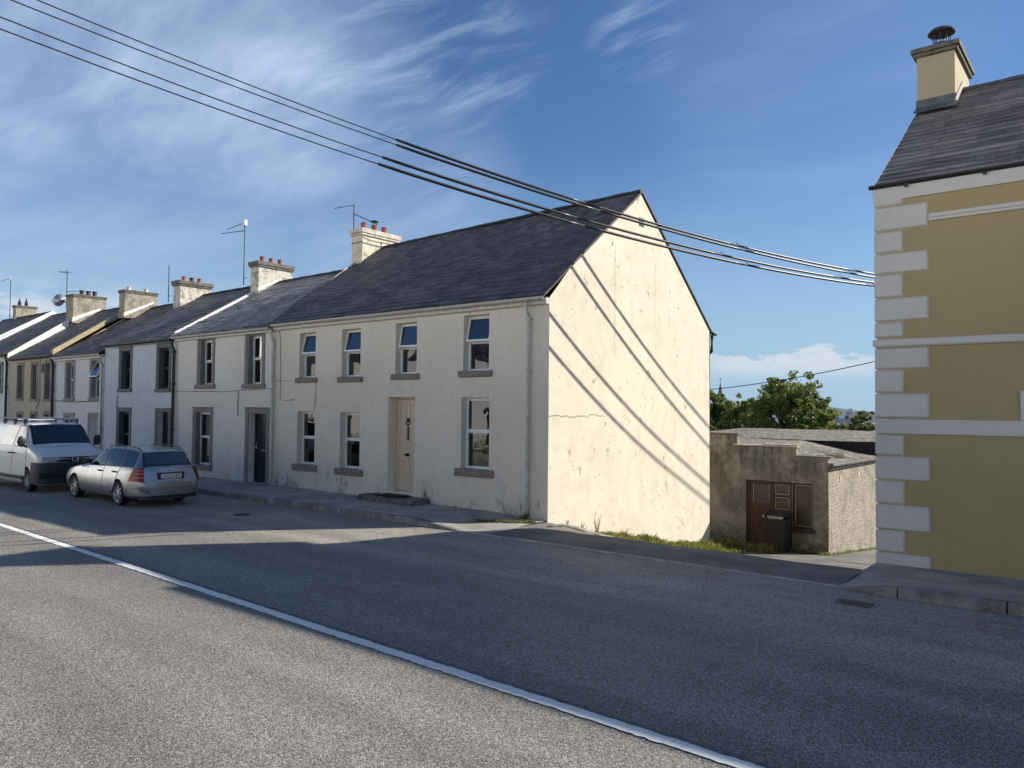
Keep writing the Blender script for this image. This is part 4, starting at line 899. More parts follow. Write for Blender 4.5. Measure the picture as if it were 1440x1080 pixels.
# ---- overhead cables ----------------------------------------------
WQ = [(-13.101, [(3.88, 7.82), (5.87, 7.5), (8.97, 6.97), (11.87, 6.55), (14.09, 6.31), (16.57, 6.12), (19.06, 6.02), (22.14, 6.0)], 9.0, 40),
      (-12.869, [(3.52, 7.64), (5.77, 7.29), (8.81, 6.79), (11.66, 6.40), (13.84, 6.17), (16.28, 5.99), (18.72, 5.88), (21.75, 5.84)], 8.85, 40),
      (-12.249, [(3.32, 7.11), (5.49, 6.77), (8.39, 6.30), (11.1, 5.93), (13.18, 5.73), (15.5, 5.58), (17.82, 5.52), (20.7, 5.54)], 8.2, 40),
      (-11.970, [(3.25, 6.87), (5.37, 6.51), (8.2, 6.06), (10.85, 5.73), (12.88, 5.55), (15.14, 5.42), (17.41, 5.36), (20.23, 5.37)], 7.95, 40)]
WL = ['topmost of the four cables over the gable, black sleeved past the middle', 'second cable from the top over the gable, close under the topmost', 'third cable down over the gable, just above the lowest one', 'lowest of the four cables crossing above the gable']
import itertools
def fitq(pts):
    n = len(pts); S_ = [sum(p[0]**k for p in pts) for k in range(5)]; R = [sum(p[1]*p[0]**k for p in pts) for k in range(3)]
    A = Matrix(((S_[0], S_[1], S_[2]), (S_[1], S_[2], S_[3]), (S_[2], S_[3], S_[4]))); return A.inverted() @ Vector(R)
for i, (x0, pts, ys_, ye) in enumerate(WQ):
    q = fitq(pts)
    def wp(y):
        yy = min(max(y, 1.5), 23.5); z = q[0]+q[1]*yy+q[2]*yy*yy
        if y != yy: z += (q[1]+2*q[2]*yy)*(y-yy)
        return (x0+.35*y, y, z)
    A = thing('overhead_cable', wp(12), WL[i], 'cable', 'cables crossing the street')
    g = MB(); g.tube([wp(-6+k*.6) for k in range(78)], .0085, 6); g.build('wire', 'cable_black', A, smooth='all')
    y = ys_; k = 0
    while y < min(ye, 30):
        L = min(3.9+.3*sin(i*2+k), ye-y); n = 12
        g = MB(); g.tube([wp(y+L*j/n) for j in range(n+1)], [.022]+[.027]*(n-1)+[.022], 8)
        pz_ = Vector(wp(y+L)); g.tube([pz_+Vector((-.01, -.05, .02)), pz_+Vector((.02, -.02, .075))], .006, 4); g.tube([pz_+Vector((.01, .06, .02)), pz_+Vector((-.02, .05, .07))], .006, 4)
        g.build('sleeve', 'cable_black', A, smooth='all'); y += L+.02; k += 1
g = MB(); pa, pb = Vector((-16.5, 33., 3.15)), Vector((-5.2, 31., 4.75)); 
g.tube([pa.lerp(pb, k/24)+Vector((0, 0, -1.1*(k/24)*(1-k/24))) for k in range(25)], .018, 6); g.build('telephone_cable', 'cable_black', smooth='all', props=tag('single thin cable sagging low across the gap between gable and yellow house', 'cable'))

# ================================================================== VEHICLES
def pchip(xs, ys, x):
    n = len(xs)
    if x <= xs[0]: return ys[0]
    if x >= xs[-1]: return ys[-1]
    i = 0
    while x > xs[i+1]: i += 1
    h = [xs[k+1]-xs[k] for k in range(n-1)]; dl = [(ys[k+1]-ys[k])/h[k] for k in range(n-1)]
    def der(k):
        if k == 0: return dl[0]
        if k == n-1: return dl[-1]
        if dl[k-1]*dl[k] <= 0: return 0.
        return 2*dl[k-1]*dl[k]/(dl[k-1]+dl[k])
    u = (x-xs[i])/h[i]; m0, m1 = der(i)*h[i], der(i+1)*h[i]
    return (2*u**3-3*u**2+1)*ys[i]+(u**3-2*u**2+u)*m0+(-2*u**3+3*u**2)*ys[i+1]+(u**3-u**2)*m1
class Body:
    """smooth lofted shell. stations: x, zb, zs,ws, zm,wm, zB,wB, zT,wT, zC"""
    def __init__(s, st, to_world): s.st = st; s.xs = [r[0] for r in st]; s.tw = to_world
    def ring(s, x):
        q = [pchip(s.xs, [r[k] for r in s.st], x) for k in range(1, 11)]
        zb, zs, ws, zm, wm, zB, wB, zT, wT, zC = q
        return [(0, zb), (ws*.86, zb), (ws, zs), (wm, zm), (wB, zB), (wT, zT), (wT*.80, zT+(zC-zT)*.62), (0, zC)]
    def S(s, x, v):
        r = s.ring(x); r = [(-r[1][0], r[1][1])]+r+[(-r[6][0], r[6][1])]; i = min(int(v), 6); u = v-i; p0, p1, p2, p3 = r[i], r[i+1], r[i+2], r[i+3]
        tens = .5 if i not in (4,) else .22
        o = []
        for k in (0, 1):
            m0, m1 = tens*(p2[k]-p0[k]), tens*(p3[k]-p1[k])
            if i in (0, 1): m0 *= .5; m1 *= .6
            o.append((2*u**3-3*u**2+1)*p1[k]+(u**3-2*u**2+u)*m0+(-2*u**3+3*u**2)*p2[k]+(u**3-u**2)*m1)
        return Vector((x, o[0], o[1]))
    def N(s, x, v, e=.01):
        a = s.S(x+e, v)-s.S(x-e, v); b = s.S(x, min(v+e, 7))-s.S(x, max(v-e, 0)); n = b.cross(a); 
        if n.length < 1e-9: return Vector((0, 1, 0))
        n.normalize()
        c = s.S(x, v)-Vector((s.xs[-1]/2, 0, .7))
        return n if n.dot(c) > 0 else -n
    def pt(s, x, v, side=1, off=0.):
        p = s.S(x, v)+(s.N(x, v)*off if off else Vector()); return s.tw(p.x, p.y*side, p.z)
    def shell(s, nx=70, per=4):
        g = MB(); X = []
        for a, b in zip(s.xs, s.xs[1:]):
            k = max(2, int(nx*(b-a)/s.xs[-1])+1); X += [lerp(a, b, i/k) for i in range(k)]
        X.append(s.xs[-1]); V = [i/per for i in range(7*per+1)]
        rows = [[s.pt(x, v, 1) for v in V]+[s.pt(x, v, -1) for v in V[::-1][1:-1]]+[s.pt(x, V[0], 1)] for x in X]
        g.grid(rows); g.add(rows[0][:-1], [tuple(range(len(rows[0])-1))]); g.add(rows[-1][:-1], [tuple(range(len(rows[0])-1))[::-1]]); return g
    def patch(s, u0, u1, v0, v1, side=1, off=.006, nu=14, nv=8, thick=0., g=None, bow=0.):
        """u0/u1: (x at v0, x at v1)"""
        g = g or MB(); rows = []
        for j in range(nv+1):
            f = j/nv; a, b = lerp(u0[0], u0[1], f), lerp(u1[0], u1[1], f)
            rows.append([s.pt(lerp(a, b, i/nu), lerp(v0, v1, f), side, off) for i in range(nu+1)])
        g.grid(rows)
        if thick:
            E = rows[0]+[r[-1] for r in rows[1:]]+rows[-1][::-1][1:]+[r[0] for r in rows[::-1][1:]]
            B_ = []
            for j in range(nv+1):
                f = j/nv; a, b = lerp(u0[0], u0[1], f), lerp(u1[0], u1[1], f); B_.append([s.pt(lerp(a, b, i/nu), lerp(v0, v1, f), side, off-thick) for i in range(nu+1)])
            F = B_[0]+[r[-1] for r in B_[1:]]+B_[-1][::-1][1:]+[r[0] for r in B_[::-1][1:]]; g.grid([E, F])
        return g
    def span(s, u0, u1, v0, off=.006, nu=8, g=None):
        """patch across the top from side to side between stations u0..u1"""
        g = g or MB(); V = [lerp(v0, 7, i/8) for i in range(9)]; rows = []
        for i in range(nu+1): x = lerp(u0, u1, i/nu); rows.append([s.pt(x, v, -1, off) for v in V]+[s.pt(x, v, 1, off) for v in V[::-1][1:]])
        g.grid(rows); return g
def cut_arches(o, centers, r, black):
    me = o.data; cs = []
    for (wx, wz, ya, yb) in centers:
        g = MB(); n = 40; g.prism([(wx+r*cos(2*pi*k/n), wz+r*sin(2*pi*k/n)) for k in range(n)], ya, yb, 'y'); c = g.build('cutter', black, org=ORG[o.name]); cs.append(c)
        m = o.modifiers.new('b', 'BOOLEAN'); m.operation = 'DIFFERENCE'; m.solver = 'EXACT'; m.object = c; m.material_mode = 'TRANSFER'
    bpy.context.view_layer.update()
    ev = o.evaluated_get(bpy.context.evaluated_depsgraph_get()); nm = bpy.data.meshes.new_from_object(ev)
    o.modifiers.clear(); o.data = nm
    for c in cs: bpy.data.objects.remove(c)
    nm.polygons.foreach_set('use_smooth', [True]*len(nm.polygons)); nm.set_sharp_from_angle(angle=radians(32))
def wheel(P, cx, cy, cz, r, w, side, spokes=7, steel=False):
    """axis along Y, outer face toward side"""
    def W3(g): g.v = [(cx+x, cy+z*side, cz+y) for x, y, z in g.v]; return g
    g = MB(); g.lathe(0, 0, [(r*.62, -w/2), (r*.93, -w/2), (r, -w*.32), (r, w*.32), (r*.95, w/2), (r*.70, w/2+.004), (r*.66, w*.40), (r*.66, -w*.2)], 36, cap=False); Ty = W3(g).build('wheel', 'tyre', P, smooth=True)
    g = MB()
    if steel:
        g.lathe(0, 0, [(.001, w*.40), (r*.15, w*.42), (r*.22, w*.30), (r*.45, w*.34), (r*.58, w*.20), (r*.66, w*.44), (r*.68, w*.44), (r*.66, -w*.1)], 28, cap=False)
    else:
        g.lathe(0, 0, [(r*.60, w*.1), (r*.66, w*.46), (r*.69, w*.48), (r*.69, w*.40)], 32, cap=False); g.lathe(0, 0, [(.001, w*.42), (r*.13, w*.40), (r*.15, w*.25)], 18)
        for k in range(spokes):
            a = 2*pi*k/spokes; ca, sa = cos(a), sin(a)
            def Q(rad, tt, z): return (rad*ca-tt*sa, rad*sa+tt*ca, z)
            ri, ro, t0, t1 = r*.08, r*.63, r*.062, r*.10; z1, z2, zb = w*.40, w*.36, w*.10
            g.add([Q(ri, -t0, z1), Q(ro, -t1, z2), Q(ro, t1, z2), Q(ri, t0, z1), Q(ri, -t0, zb), Q(ro, -t1, zb), Q(ro, t1, zb), Q(ri, t0, zb)], [(0, 1, 2, 3), (4, 7, 6, 5), (0, 4, 5, 1), (1, 5, 6, 2), (2, 6, 7, 3)])
    W3(g).build('rim', 'grey_gutter' if steel else 'alloy', Ty, smooth=True)
    g = MB(); g.lathe(0, 0, [(.001, w*.02), (r*.62, w*.02), (r*.62, -w*.1)], 24); W3(g).build('brake_disc', 'mat_black', Ty)
    return Ty
def text_mesh(txt, size, m, parent, M_, name, ext=.001):
    cu = bpy.data.curves.new(name, 'FONT'); cu.body = txt; cu.size = size; cu.extrude = ext; cu.align_x = 'CENTER'; cu.align_y = 'CENTER'; cu.resolution_u = 3
    o = bpy.data.objects.new(name, cu); C.objects.link(o); bpy.context.view_layer.update()
    me = bpy.data.meshes.new_from_object(o.evaluated_get(bpy.context.evaluated_depsgraph_get())); bpy.data.objects.remove(o)
    og = ORG[parent.name]; me.transform(Matrix.Translation(-og) @ M_); me.materials.clear(); me.materials.append(MATS[m])
    o = bpy.data.objects.new(name, me); C.objects.link(o); o.parent = parent; ORG[o.name] = og; return o
def strip(plan, z0, z1, off, g=None, lean=0.):
    """band following a plan polyline (x,y) with outward offset; closed box section"""
    g = g or MB(); n = len(plan); nor = []
    for i in range(n):
        a, b = Vector(plan[max(i-1, 0)]), Vector(plan[min(i+1, n-1)]); d_ = (b-a).normalized(); nor.append(Vector((d_.y, -d_.x)))
    def R(o, z): return [(plan[i][0]+nor[i].x*o, plan[i][1]+nor[i].y*o, z) for i in range(n)]
    k = (z1-z0)*.22; rows = [R(-.05, z0), R(off*.7, z0), R(off, z0+k), R(off+lean, z1-k), R(off*.7+lean, z1), R(-.05, z1)]; g.grid(rows)
    for i in (0, -1): g.add([r[i] for r in rows], [tuple(range(6))])
    return g
plain('lens_pale', (.45, .16, .15), .3, .1, 10)
def rearx(z): return pchip([.50, .62, .72, .80, .90, .96, 1.02], [4.535, 4.515, 4.475, 4.455, 4.425, 4.40, 4.35], z)
# ---- silver estate car ---------------------------------------------
sc = .885; NX, CYR = -20.82, 8.66
def tw(x, y, z): return (NX+x*sc, CYR+y*sc, z*sc)
st_car = [
 (.00, .30, .38, .46, .48, .58, .56, .54, .59, .50, .61), (.07, .22, .34, .70, .48, .77, .66, .72, .70, .62, .72), (.30, .19, .32, .81, .52, .845, .76, .79, .80, .66, .83), (.80, .18, .31, .845, .56, .865, .85, .81, .89, .69, .92),
 (1.30, .18, .30, .85, .58, .868, .91, .80, .965, .68, .99), (1.48, .18, .30, .85, .58, .868, .92, .795, 1.03, .66, 1.06), (1.85, .18, .30, .85, .58, .868, .93, .79, 1.255, .61, 1.29), (2.20, .18, .30, .85, .58, .868, .94, .79, 1.375, .575, 1.415),
 (2.65, .18, .30, .85, .58, .868, .95, .79, 1.42, .565, 1.465), (3.25, .18, .30, .85, .59, .868, .96, .79, 1.415, .56, 1.46), (3.80, .20, .31, .845, .60, .86, .97, .78, 1.38, .555, 1.425), (4.08, .23, .33, .825, .60, .845, .97, .765, 1.335, .555, 1.375),
 (4.17, .25, .34, .81, .60, .835, .97, .755, 1.20, .575, 1.245), (4.28, .27, .36, .79, .60, .815, .965, .745, 1.03, .62, 1.06), (4.36, .29, .38, .77, .60, .80, .90, .735, .94, .66, .955), (4.43, .30, .40, .74, .58, .775, .74, .73, .80, .69, .81), (4.50, .32, .42, .68, .55, .71, .62, .70, .65, .66, .655), (4.53, .36, .44, .62, .53, .65, .58, .63, .60, .58, .60)]
Bc = Body(st_car, tw)
CAR = thing('parked_car', (NX+2*sc, CYR, 0), 'silver estate car parked rear end towards us at the kerb behind the white van', 'car', 'vehicles parked at the kerb')
ob = Bc.shell().build('body', ['silver_paint', 'interior'], CAR, smooth=True, merge=True)
wr = .315*sc; fx, rx = NX+.80*sc, NX+3.43*sc
cut_arches(ob, [(fx, wr+.01, CYR-1*sc, CYR-.58*sc), (fx, wr+.01, CYR+.58*sc, CYR+1*sc), (rx, wr+.01, CYR-1*sc, CYR-.58*sc), (rx, wr+.01, CYR+.58*sc, CYR+1*sc)], wr*1.13, 'interior')
for x in (fx, rx):
    for s in (-1, 1): wheel(CAR, x, CYR+s*.755*sc, wr, wr, .20*sc, s, 7)
for s in (-1, 1):
    Bc.patch((1.66, 2.10), (2.50, 2.44), 4.14, 4.90, s).build('side_window', 'car_glass', CAR, smooth='all')
    Bc.patch((2.58, 2.52), (3.05, 2.98), 4.14, 4.90, s).build('side_window', 'car_glass', CAR, smooth='all')
    Bc.patch((3.09, 3.02), (3.30, 3.22), 4.14, 4.90, s).build('side_window', 'car_glass', CAR, smooth='all')
    Bc.patch((3.42, 3.34), (4.06, 3.90), 4.14, 4.88, s).build('side_window', 'car_glass', CAR, smooth='all')
    g = Bc.patch((1.60, 2.07), (4.09, 3.96), 4.06, 4.97, s, off=.002, nu=30); g.build('window_trim', 'black_plastic', CAR, smooth='all')
    Bc.patch((1.60, 1.58), (2.555, 2.555), 2.22, 4.03, s, off=.002, nu=12).build('door_gap', 'black_plastic', CAR, smooth='all'); Bc.patch((2.535, 2.535), (3.185, 3.445), 2.22, 4.03, s, off=.002, nu=12).build('door_gap', 'black_plastic', CAR, smooth='all')
    g = Bc.patch((1.62, 1.60), (2.53, 2.53), 2.25, 4.02, s, off=.004, thick=.006, nu=10); d1 = g.build('door', 'silver_paint', CAR, smooth=True)
    g = Bc.patch((2.56, 2.56), (3.16, 3.42), 2.25, 4.02, s, off=.004, thick=.006, nu=10); d2 = g.build('door', 'silver_paint', CAR, smooth=True)
    for D_, x in ((d1, 2.36), (d2, 3.20)):
        g = MB(); g.tube([Bc.pt(x-.10, 3.70, s, .004), Bc.pt(x-.08, 3.72, s, .035), Bc.pt(x+.08, 3.72, s, .035), Bc.pt(x+.10, 3.70, s, .004)], .018*sc, 6); g.build('handle', 'black_plastic', D_)
    g = Bc.patch((1.20, 1.20), (3.0, 3.0), 2.66, 2.84, s, off=.014, nu=24, nv=2, thick=.012); g.build('side_moulding', 'silver_paint', CAR, smooth=True)
    g = MB(); a = Bc.pt(1.70, 4.2, s, .01); b = Bc.pt(1.70, 4.2, s, .16); m = Vector(a).lerp(Vector(b), .65)
    g.lathe(0, 0, [(.001, -.07), (.055, -.06), (.075, -.02), (.075, .05), (.06, .07), (.001, .07)], 14, sx=.55, sy=1.)
    g.v = [(m.x+z, m.y+y*1.25, m.z+.03+x*1.25) for x, y, z in g.v]; g.tube([a, tuple(m)], .02, 6); g.build('wing_mirror', 'black_plastic', CAR, smooth=True)
    g = MB(); pts = [Bc.pt(x, 5.35, s, .002 if x in (2.25, 3.95) else .045) for x in (2.25, 2.35, 2.7, 3.1, 3.5, 3.85, 3.95)]; g.tube(pts, .014*sc, 6); g.tube([Bc.pt(3.1, 5.35, s, 0), pts[3]], .012, 6); g.build('roof_rail', 'black_plastic', CAR, smooth='all')
    g = MB(); q4 = ((3.97, 4.03, .655), (4.01, 4.08, .74), (4.07, 4.13, .84), (4.13, 4.17, .92), (4.19, 4.21, .985)); rows = []
    for xa, xb, z in q4:
        wz = pchip([.60, .97], [.876, .815], z); xe = rearx(z)
        pl_ = [(xa, wz-.012), (lerp(xa, xe, .4), wz-.028), (lerp(xa, xe, .75), wz-.062), (xe-.028, wz-.095), (xe+.010, wz-.160)]
        rows.append([tw(x, y*s, z) for x, y in pl_])
    g.grid(rows)
    for r_ in (rows[0], rows[-1]): g.grid([[(p[0]-.03, CYR+(p[1]-CYR)*.93, p[2]) for p in r_], r_])
    tl = g.build('tail_light', 'lamp_red', CAR, smooth=True)
    for i0 in (1, 2, 3):
        a_, b_ = rows[i0], [(p[0], p[1], p[2]+.022) for p in rows[i0]]; g = MB(); g.grid([[(p[0]+.004, p[1]+s*.006, p[2]) for p in a_[1:]], [(p[0]+.004, p[1]+s*.004, p[2]) for p in b_[1:]]]); g.build('lens_bar', 'lens_pale', tl)
Bc.span(1.52, 2.16, 5.06).build('windscreen', 'car_glass', CAR, smooth='all')
g = Bc.span(4.10, 4.31, 4.93, off=.003); g.build('rear_trim', 'black_plastic', CAR, smooth='all')
Bc.span(4.115, 4.295, 5.06, off=.008).build('rear_window', 'car_glass', CAR, smooth='all')
# tailgate face, recess and plate: x of the rear skin as a function of height
tg = MB(); rows = []
def rearx(z): return pchip([.50, .62, .72, .80, .90, .96, 1.02], [4.535, 4.515, 4.475, 4.455, 4.425, 4.40, 4.35], z)
for z in (.635, .70, .78, .86, .93, .975):
    w = .655-.03*abs(z-.8)*2; rows.append([tw(rearx(z)+.016-.10*(abs(i-10)/10)**2.6, w*(i-10)/10, z) for i in range(21)])
tg.grid(rows); b0 = [tw((p[0]-NX)/sc-.06, (p[1]-CYR)/sc, p[2]/sc) for p in rows[0]]; tg.grid([b0, rows[0]])
e1 = [r[0] for r in rows]; e2 = [r[-1] for r in rows]
for e in (e1, e2): tg.grid([e, [(p[0]-.08*sc, p[1], p[2]) for p in e]])
b1 = [tw((p[0]-NX)/sc-.08, (p[1]-CYR)/sc, p[2]/sc) for p in rows[-1]]; tg.grid([rows[-1], b1])
TGo = tg.build('tailgate', 'silver_paint', CAR, smooth=True)
def rbox(x0, x1, y0, y1, z0, z1):
    a = tw(x0, y0, z0); b = tw(x1, y1, z1); return MB().box(a[0], b[0], a[1], b[1], a[2], b[2])
rbox(4.45, 4.497, -.34, .34, .69, .86).build('plate_recess', 'bumper_black', TGo, bevel=.006)
rbox(4.45, 4.520, -.36, .36, .862, .885).build('plate_light_bar', 'chrome', TGo, bevel=.006)
Pl = rbox(4.49, 4.505, -.27, .27, .715, .83).build('number_plate', 'plate_white', CAR, bevel=.003)
Rz = Matrix(((0, 0, 1, 0), (1, 0, 0, 0), (0, 1, 0, 0), (0, 0, 0, 1)))
text_mesh('07 D 12499', .095, 'plate_text', Pl, Matrix.Translation(Vector(tw(4.508, .02, .770))) @ Rz @ Matrix.Scale(.80, 4, (1, 0, 0)), 'plate_lettering')
cx_, cz_ = tw(4.455, 0, .925)[0], .925*sc
g = MB(); g.tube([(cx_+.0, CYR+.042*cos(k*pi/10), cz_+.042*sin(k*pi/10)) for k in range(21)], .005, 6)
for k in range(3): a = pi/2+k*2*pi/3; g.tube([(cx_, CYR, cz_), (cx_, CYR+.042*cos(a), cz_+.042*sin(a))], [.008, .002], 5)
g.build('badge', 'chrome', TGo)
plan = [tw(x, y, 0)[:2] for x, y in ((3.98, -.845), (4.2, -.82), (4.38, -.77), (4.48, -.66), (4.53, -.45), (4.55, -.2), (4.555, 0), (4.55, .2), (4.53, .45), (4.48, .66), (4.38, .77), (4.2, .82), (3.98, .845))]
BP = strip(plan, .30*sc, .62*sc, .016).build('rear_bumper', 'silver_paint', CAR, smooth=True)
strip(plan, .485*sc, .505*sc, .022).build('bumper_strip', 'silver_paint', BP, smooth=True)
strip([p for p in plan[2:-2]], .20*sc, .31*sc, -.01).build('lower_valance', 'bumper_black', CAR)
g = MB(); [g.tube([tw(1.9, y, .95), tw(1.95, y, 1.20)], [.20*sc, .12*sc], 8) for y in (-.35, .35)]; g.tube([tw(2.9, -.6, .95), tw(2.95, .6, .95)], .12*sc, 6)
g.build('seats', 'interior', CAR)
g = MB(); a, b = Vector(tw(4.30, -.1, 1.00)), Vector(tw(4.24, .38, 1.06)); g.tube([a+Vector((.02, 0, 0)), b+Vector((.03, 0, 0))], .01, 5); g.build('wiper', 'black_plastic', CAR)

def outward(pl, z0, z1, off, lean=0.):
    m_ = len(pl)//2; d_ = Vector(pl[m_])-Vector(pl[m_-1]); n_ = Vector((d_.y, -d_.x)); out_ = Vector(pl[m_])-Vector((VX-2*sv, VY))
    return strip(pl if n_.dot(out_) > 0 else pl[::-1], z0, z1, off, lean=lean)
# ---- white van -------------------------------------------------------
sv = .895; VX, VY = -21.42, 8.42
def tv(x, y, z): return (VX-x*sv, VY-y*sv, z*sv)
st_van = [
 (.00, .36, .42, .66, .62, .76, .90, .78, .955, .70, .975), (.05, .28, .38, .82, .62, .885, .97, .85, 1.03, .77, 1.05), (.22, .22, .36, .90, .64, .935, 1.06, .905, 1.13, .80, 1.165), (.50, .20, .35, .93, .66, .95, 1.16, .915, 1.225, .80, 1.265),
 (.80, .20, .34, .94, .68, .952, 1.24, .92, 1.315, .80, 1.36), (1.02, .20, .34, .94, .68, .952, 1.26, .92, 1.52, .775, 1.57), (1.30, .20, .34, .94, .68, .952, 1.27, .92, 1.80, .735, 1.855), (1.46, .20, .34, .94, .68, .952, 1.27, .92, 1.875, .725, 1.93), (1.75, .20, .34, .94, .68, .952, 1.27, .92, 1.91, .725, 1.965),
 (3.2, .20, .34, .94, .68, .952, 1.27, .92, 1.91, .725, 1.97), (4.6, .22, .34, .94, .68, .95, 1.27, .92, 1.90, .725, 1.96), (4.80, .25, .36, .92, .68, .935, 1.27, .905, 1.86, .71, 1.92), (4.88, .30, .40, .88, .68, .90, 1.27, .87, 1.70, .69, 1.76)]
Bv = Body(st_van, tv)
VAN = thing('parked_van', (VX-2*sv, VY, 0), 'white van with black bumper and roof rack parked facing us at the kerb', 'van', 'vehicles parked at the kerb')
ob = Bv.shell(80).build('body', ['van_paint', 'interior'], VAN, smooth=True, merge=True)
vr = .335*sv; vf, vb = VX-.90*sv, VX-3.9*sv
cut_arches(ob, [(x, vr+.01, VY+a*sv, VY+b*sv) for x in (vf, vb) for a, b in ((-1.1, -.62), (.62, 1.1))], vr*1.15, 'interior')
for x in (vf, vb):
    for s in (-1, 1): wheel(VAN, x, VY+s*.83*sv, vr, vr, .22*sv, s, steel=True)
for s in (-1, 1):
    Bv.patch((1.02, 1.42), (1.98, 1.94), 4.10, 4.86, s).build('side_window', 'car_glass', VAN, smooth='all')
    Bv.patch((2.08, 2.06), (2.98, 2.94), 4.10, 4.86, s).build('side_window', 'car_glass', VAN, smooth='all')
    Bv.patch((.98, 1.38), (2.02, 1.97), 4.05, 4.93, s, off=.003).build('window_trim', 'black_plastic', VAN, smooth='all')
    Bv.patch((.955, .955), (2.035, 2.035), 2.36, 4.02, s, off=.002).build('door_gap', 'black_plastic', VAN, smooth='all'); Bv.patch((2.03, 2.03), (3.175, 3.175), 2.36, 4.02, s, off=.002).build('door_gap', 'black_plastic', VAN, smooth='all')
    g = Bv.patch((.98, .98), (2.02, 2.02), 2.4, 4.0, s, off=.005, thick=.008); d1 = g.build('door', 'van_paint', VAN, smooth=True)
    g = Bv.patch((2.05, 2.05), (3.15, 3.15), 2.4, 4.0, s, off=.005, thick=.008); d2 = g.build('sliding_door', 'van_paint', VAN, smooth=True)
    for D_, x in ((d1, 1.88), (d2, 2.18)): g = MB(); g.tube([Bv.pt(x-.09, 3.7, s, .005), Bv.pt(x-.07, 3.7, s, .035), Bv.pt(x+.07, 3.7, s, .035), Bv.pt(x+.09, 3.7, s, .005)], .020, 6); g.build('handle', 'black_plastic', D_)
    Bv.patch((1.3, 1.3), (3.45, 3.45), 2.04, 2.30, s, off=.016, nu=20, nv=2, thick=.014).build('sill_strip', 'bumper_black', VAN, smooth=True)
    Bv.patch((1.3, 1.3), (3.45, 3.45), 2.34, 2.42, s, off=.010, nu=20, nv=1, thick=.01).build('side_moulding', 'chrome', VAN, smooth=True)
    for k in (0, 1):
        pass
    g = MB(); a = Vector(Bv.pt(1.05, 4.12, s, .0)); b = Vector(Bv.pt(1.08, 4.2, s, .20)); m = a.lerp(b, .75)
    g.lathe(0, 0, [(.001, -.06), (.07, -.055), (.095, -.01), (.095, .04), (.07, .055), (.001, .055)], 14, sx=1.35, sy=.95)
    g.v = [(m.x+z, m.y+y*1.05, m.z+.07+x*1.1) for x, y, z in g.v]; g.tube([tuple(a), tuple(m)], .03, 6); g.build('wing_mirror', 'black_plastic', VAN, smooth=True)
    pl2 = [tv(x, y*s, 0)[:2] for x, y in ((.36, .912), (.22, .905), (.11, .885), (.05, .86), (.0, .79), (-.01, .66), (-.012, .50))]
    if s > 0: pl2 = pl2[::-1]
    pl2 = pl2[::-1]
    g = outward(pl2, .875*sv, 1.035*sv, .012, lean=-.03); hl = g.build('headlight', 'lamp_clear', VAN, smooth=True)
    g = MB(); q = tv(.07, .66*s, .955); g.lathe(0, 0, [(.055, -.02), (.055, .012), (.03, .0), (.001, -.01)], 16); g.v = [(q[0]+z+.03, q[1]+x, q[2]+y) for x, y, z in g.v]; g.build('lamp', 'chrome', hl, smooth='all')
    g = MB(); q = tv(.03, .62*s, .42); g.lathe(0, 0, [(.05, -.02), (.05, .012), (.001, .01)], 14); g.v = [(q[0]+z+.02, q[1]+x, q[2]+y) for x, y, z in g.v]; g.build('fog_light', 'lamp_clear', VAN)
plan = [tv(x, y, 0)[:2] for x, y in ((.52, .950), (.30, .945), (.15, .925), (.06, .89), (.01, .82), (-.02, .70), (-.035, .40), (-.04, 0), (-.035, -.40), (-.02, -.70), (.01, -.82), (.06, -.89), (.15, -.925), (.30, -.945), (.52, -.950))][::-1]
plan = plan[::-1] if True else plan
BU = outward(plan, .26*sv, .865*sv, .02).build('front_bumper', 'bumper_black', VAN, smooth=True)
outward(plan[3:-3], .42*sv, .58*sv, .026).build('air_intake', 'mat_black', BU)
pg = [tv(x, y, 0)[:2] for x, y in ((.01, .50), (-.005, .3), (-.012, 0), (-.005, -.3), (.01, -.50))]
GRL = outward(pg, .875*sv, 1.02*sv, .012, lean=-.025).build('grille', 'bumper_black', VAN)
for z in (.905, .945, .985): outward(pg, z*sv, (z+.012)*sv, .022-.025*(z-.875)/.15*.8).build('grille_bar', 'dark_metal', GRL)
q = tv(-.035, 0, .955); g = MB(); rr = .085*sv
g.tube([(q[0], q[1]+rr*cos(k*pi/12), q[2]+rr*sin(k*pi/12)) for k in range(25)], .0075, 6)
def Lg(pts): g.tube([(q[0], q[1]+a*rr, q[2]+b*rr) for a, b in pts], .0068, 6)
Lg([(-.42, .86), (0, .12), (.42, .86)]); Lg([(-.88, .40), (-.45, -.80), (0, -.02), (.45, -.80), (.88, .40)])
g.build('badge', 'chrome', VAN)
Pl = MB(); a = tv(-.075, .26, .44); b = tv(-.060, -.26, .55)
Bv.span(.86, 1.41, 5.05, off=.008).build('windscreen', 'car_glass', VAN, smooth='all'); Bv.span(.83, 1.44, 4.96, off=.003).build('windscreen_trim', 'black_plastic', VAN, smooth='all')
g = MB(); g.tube([tv(.86, .5, 1.39), tv(.84, 0, 1.375), tv(.86, -.5, 1.39)], .015, 6); g.build('wiper', 'black_plastic', VAN)
g = MB(); [g.tube([tv(1.75, y, .95), tv(1.8, y, 1.45), tv(1.8, y, 1.62)], [.25*sv, .2*sv, .1*sv], 8) for y in (-.45, .45)]; g.build('seats', 'interior', VAN)
for x in (1.75, 2.55, 3.4):
    R_ = MB(); R_.tube([tv(x, .72, 2.06), tv(x, -.72, 2.06)], .020, 6); rk = R_.build('roof_bar', 'pale_metal', VAN)
    for s in (-1, 1): g = MB(); a = tv(x, s*.70, 1.90); g.prism([(a[1]-.03, a[2]), (a[1]+.03, a[2]), (a[1]-s*.03, a[2]+.16), (a[1]-s*-.005, a[2]+.16)], a[0]-.06, a[0]+.06, 'x'); g.build('foot', 'bumper_black', rk)
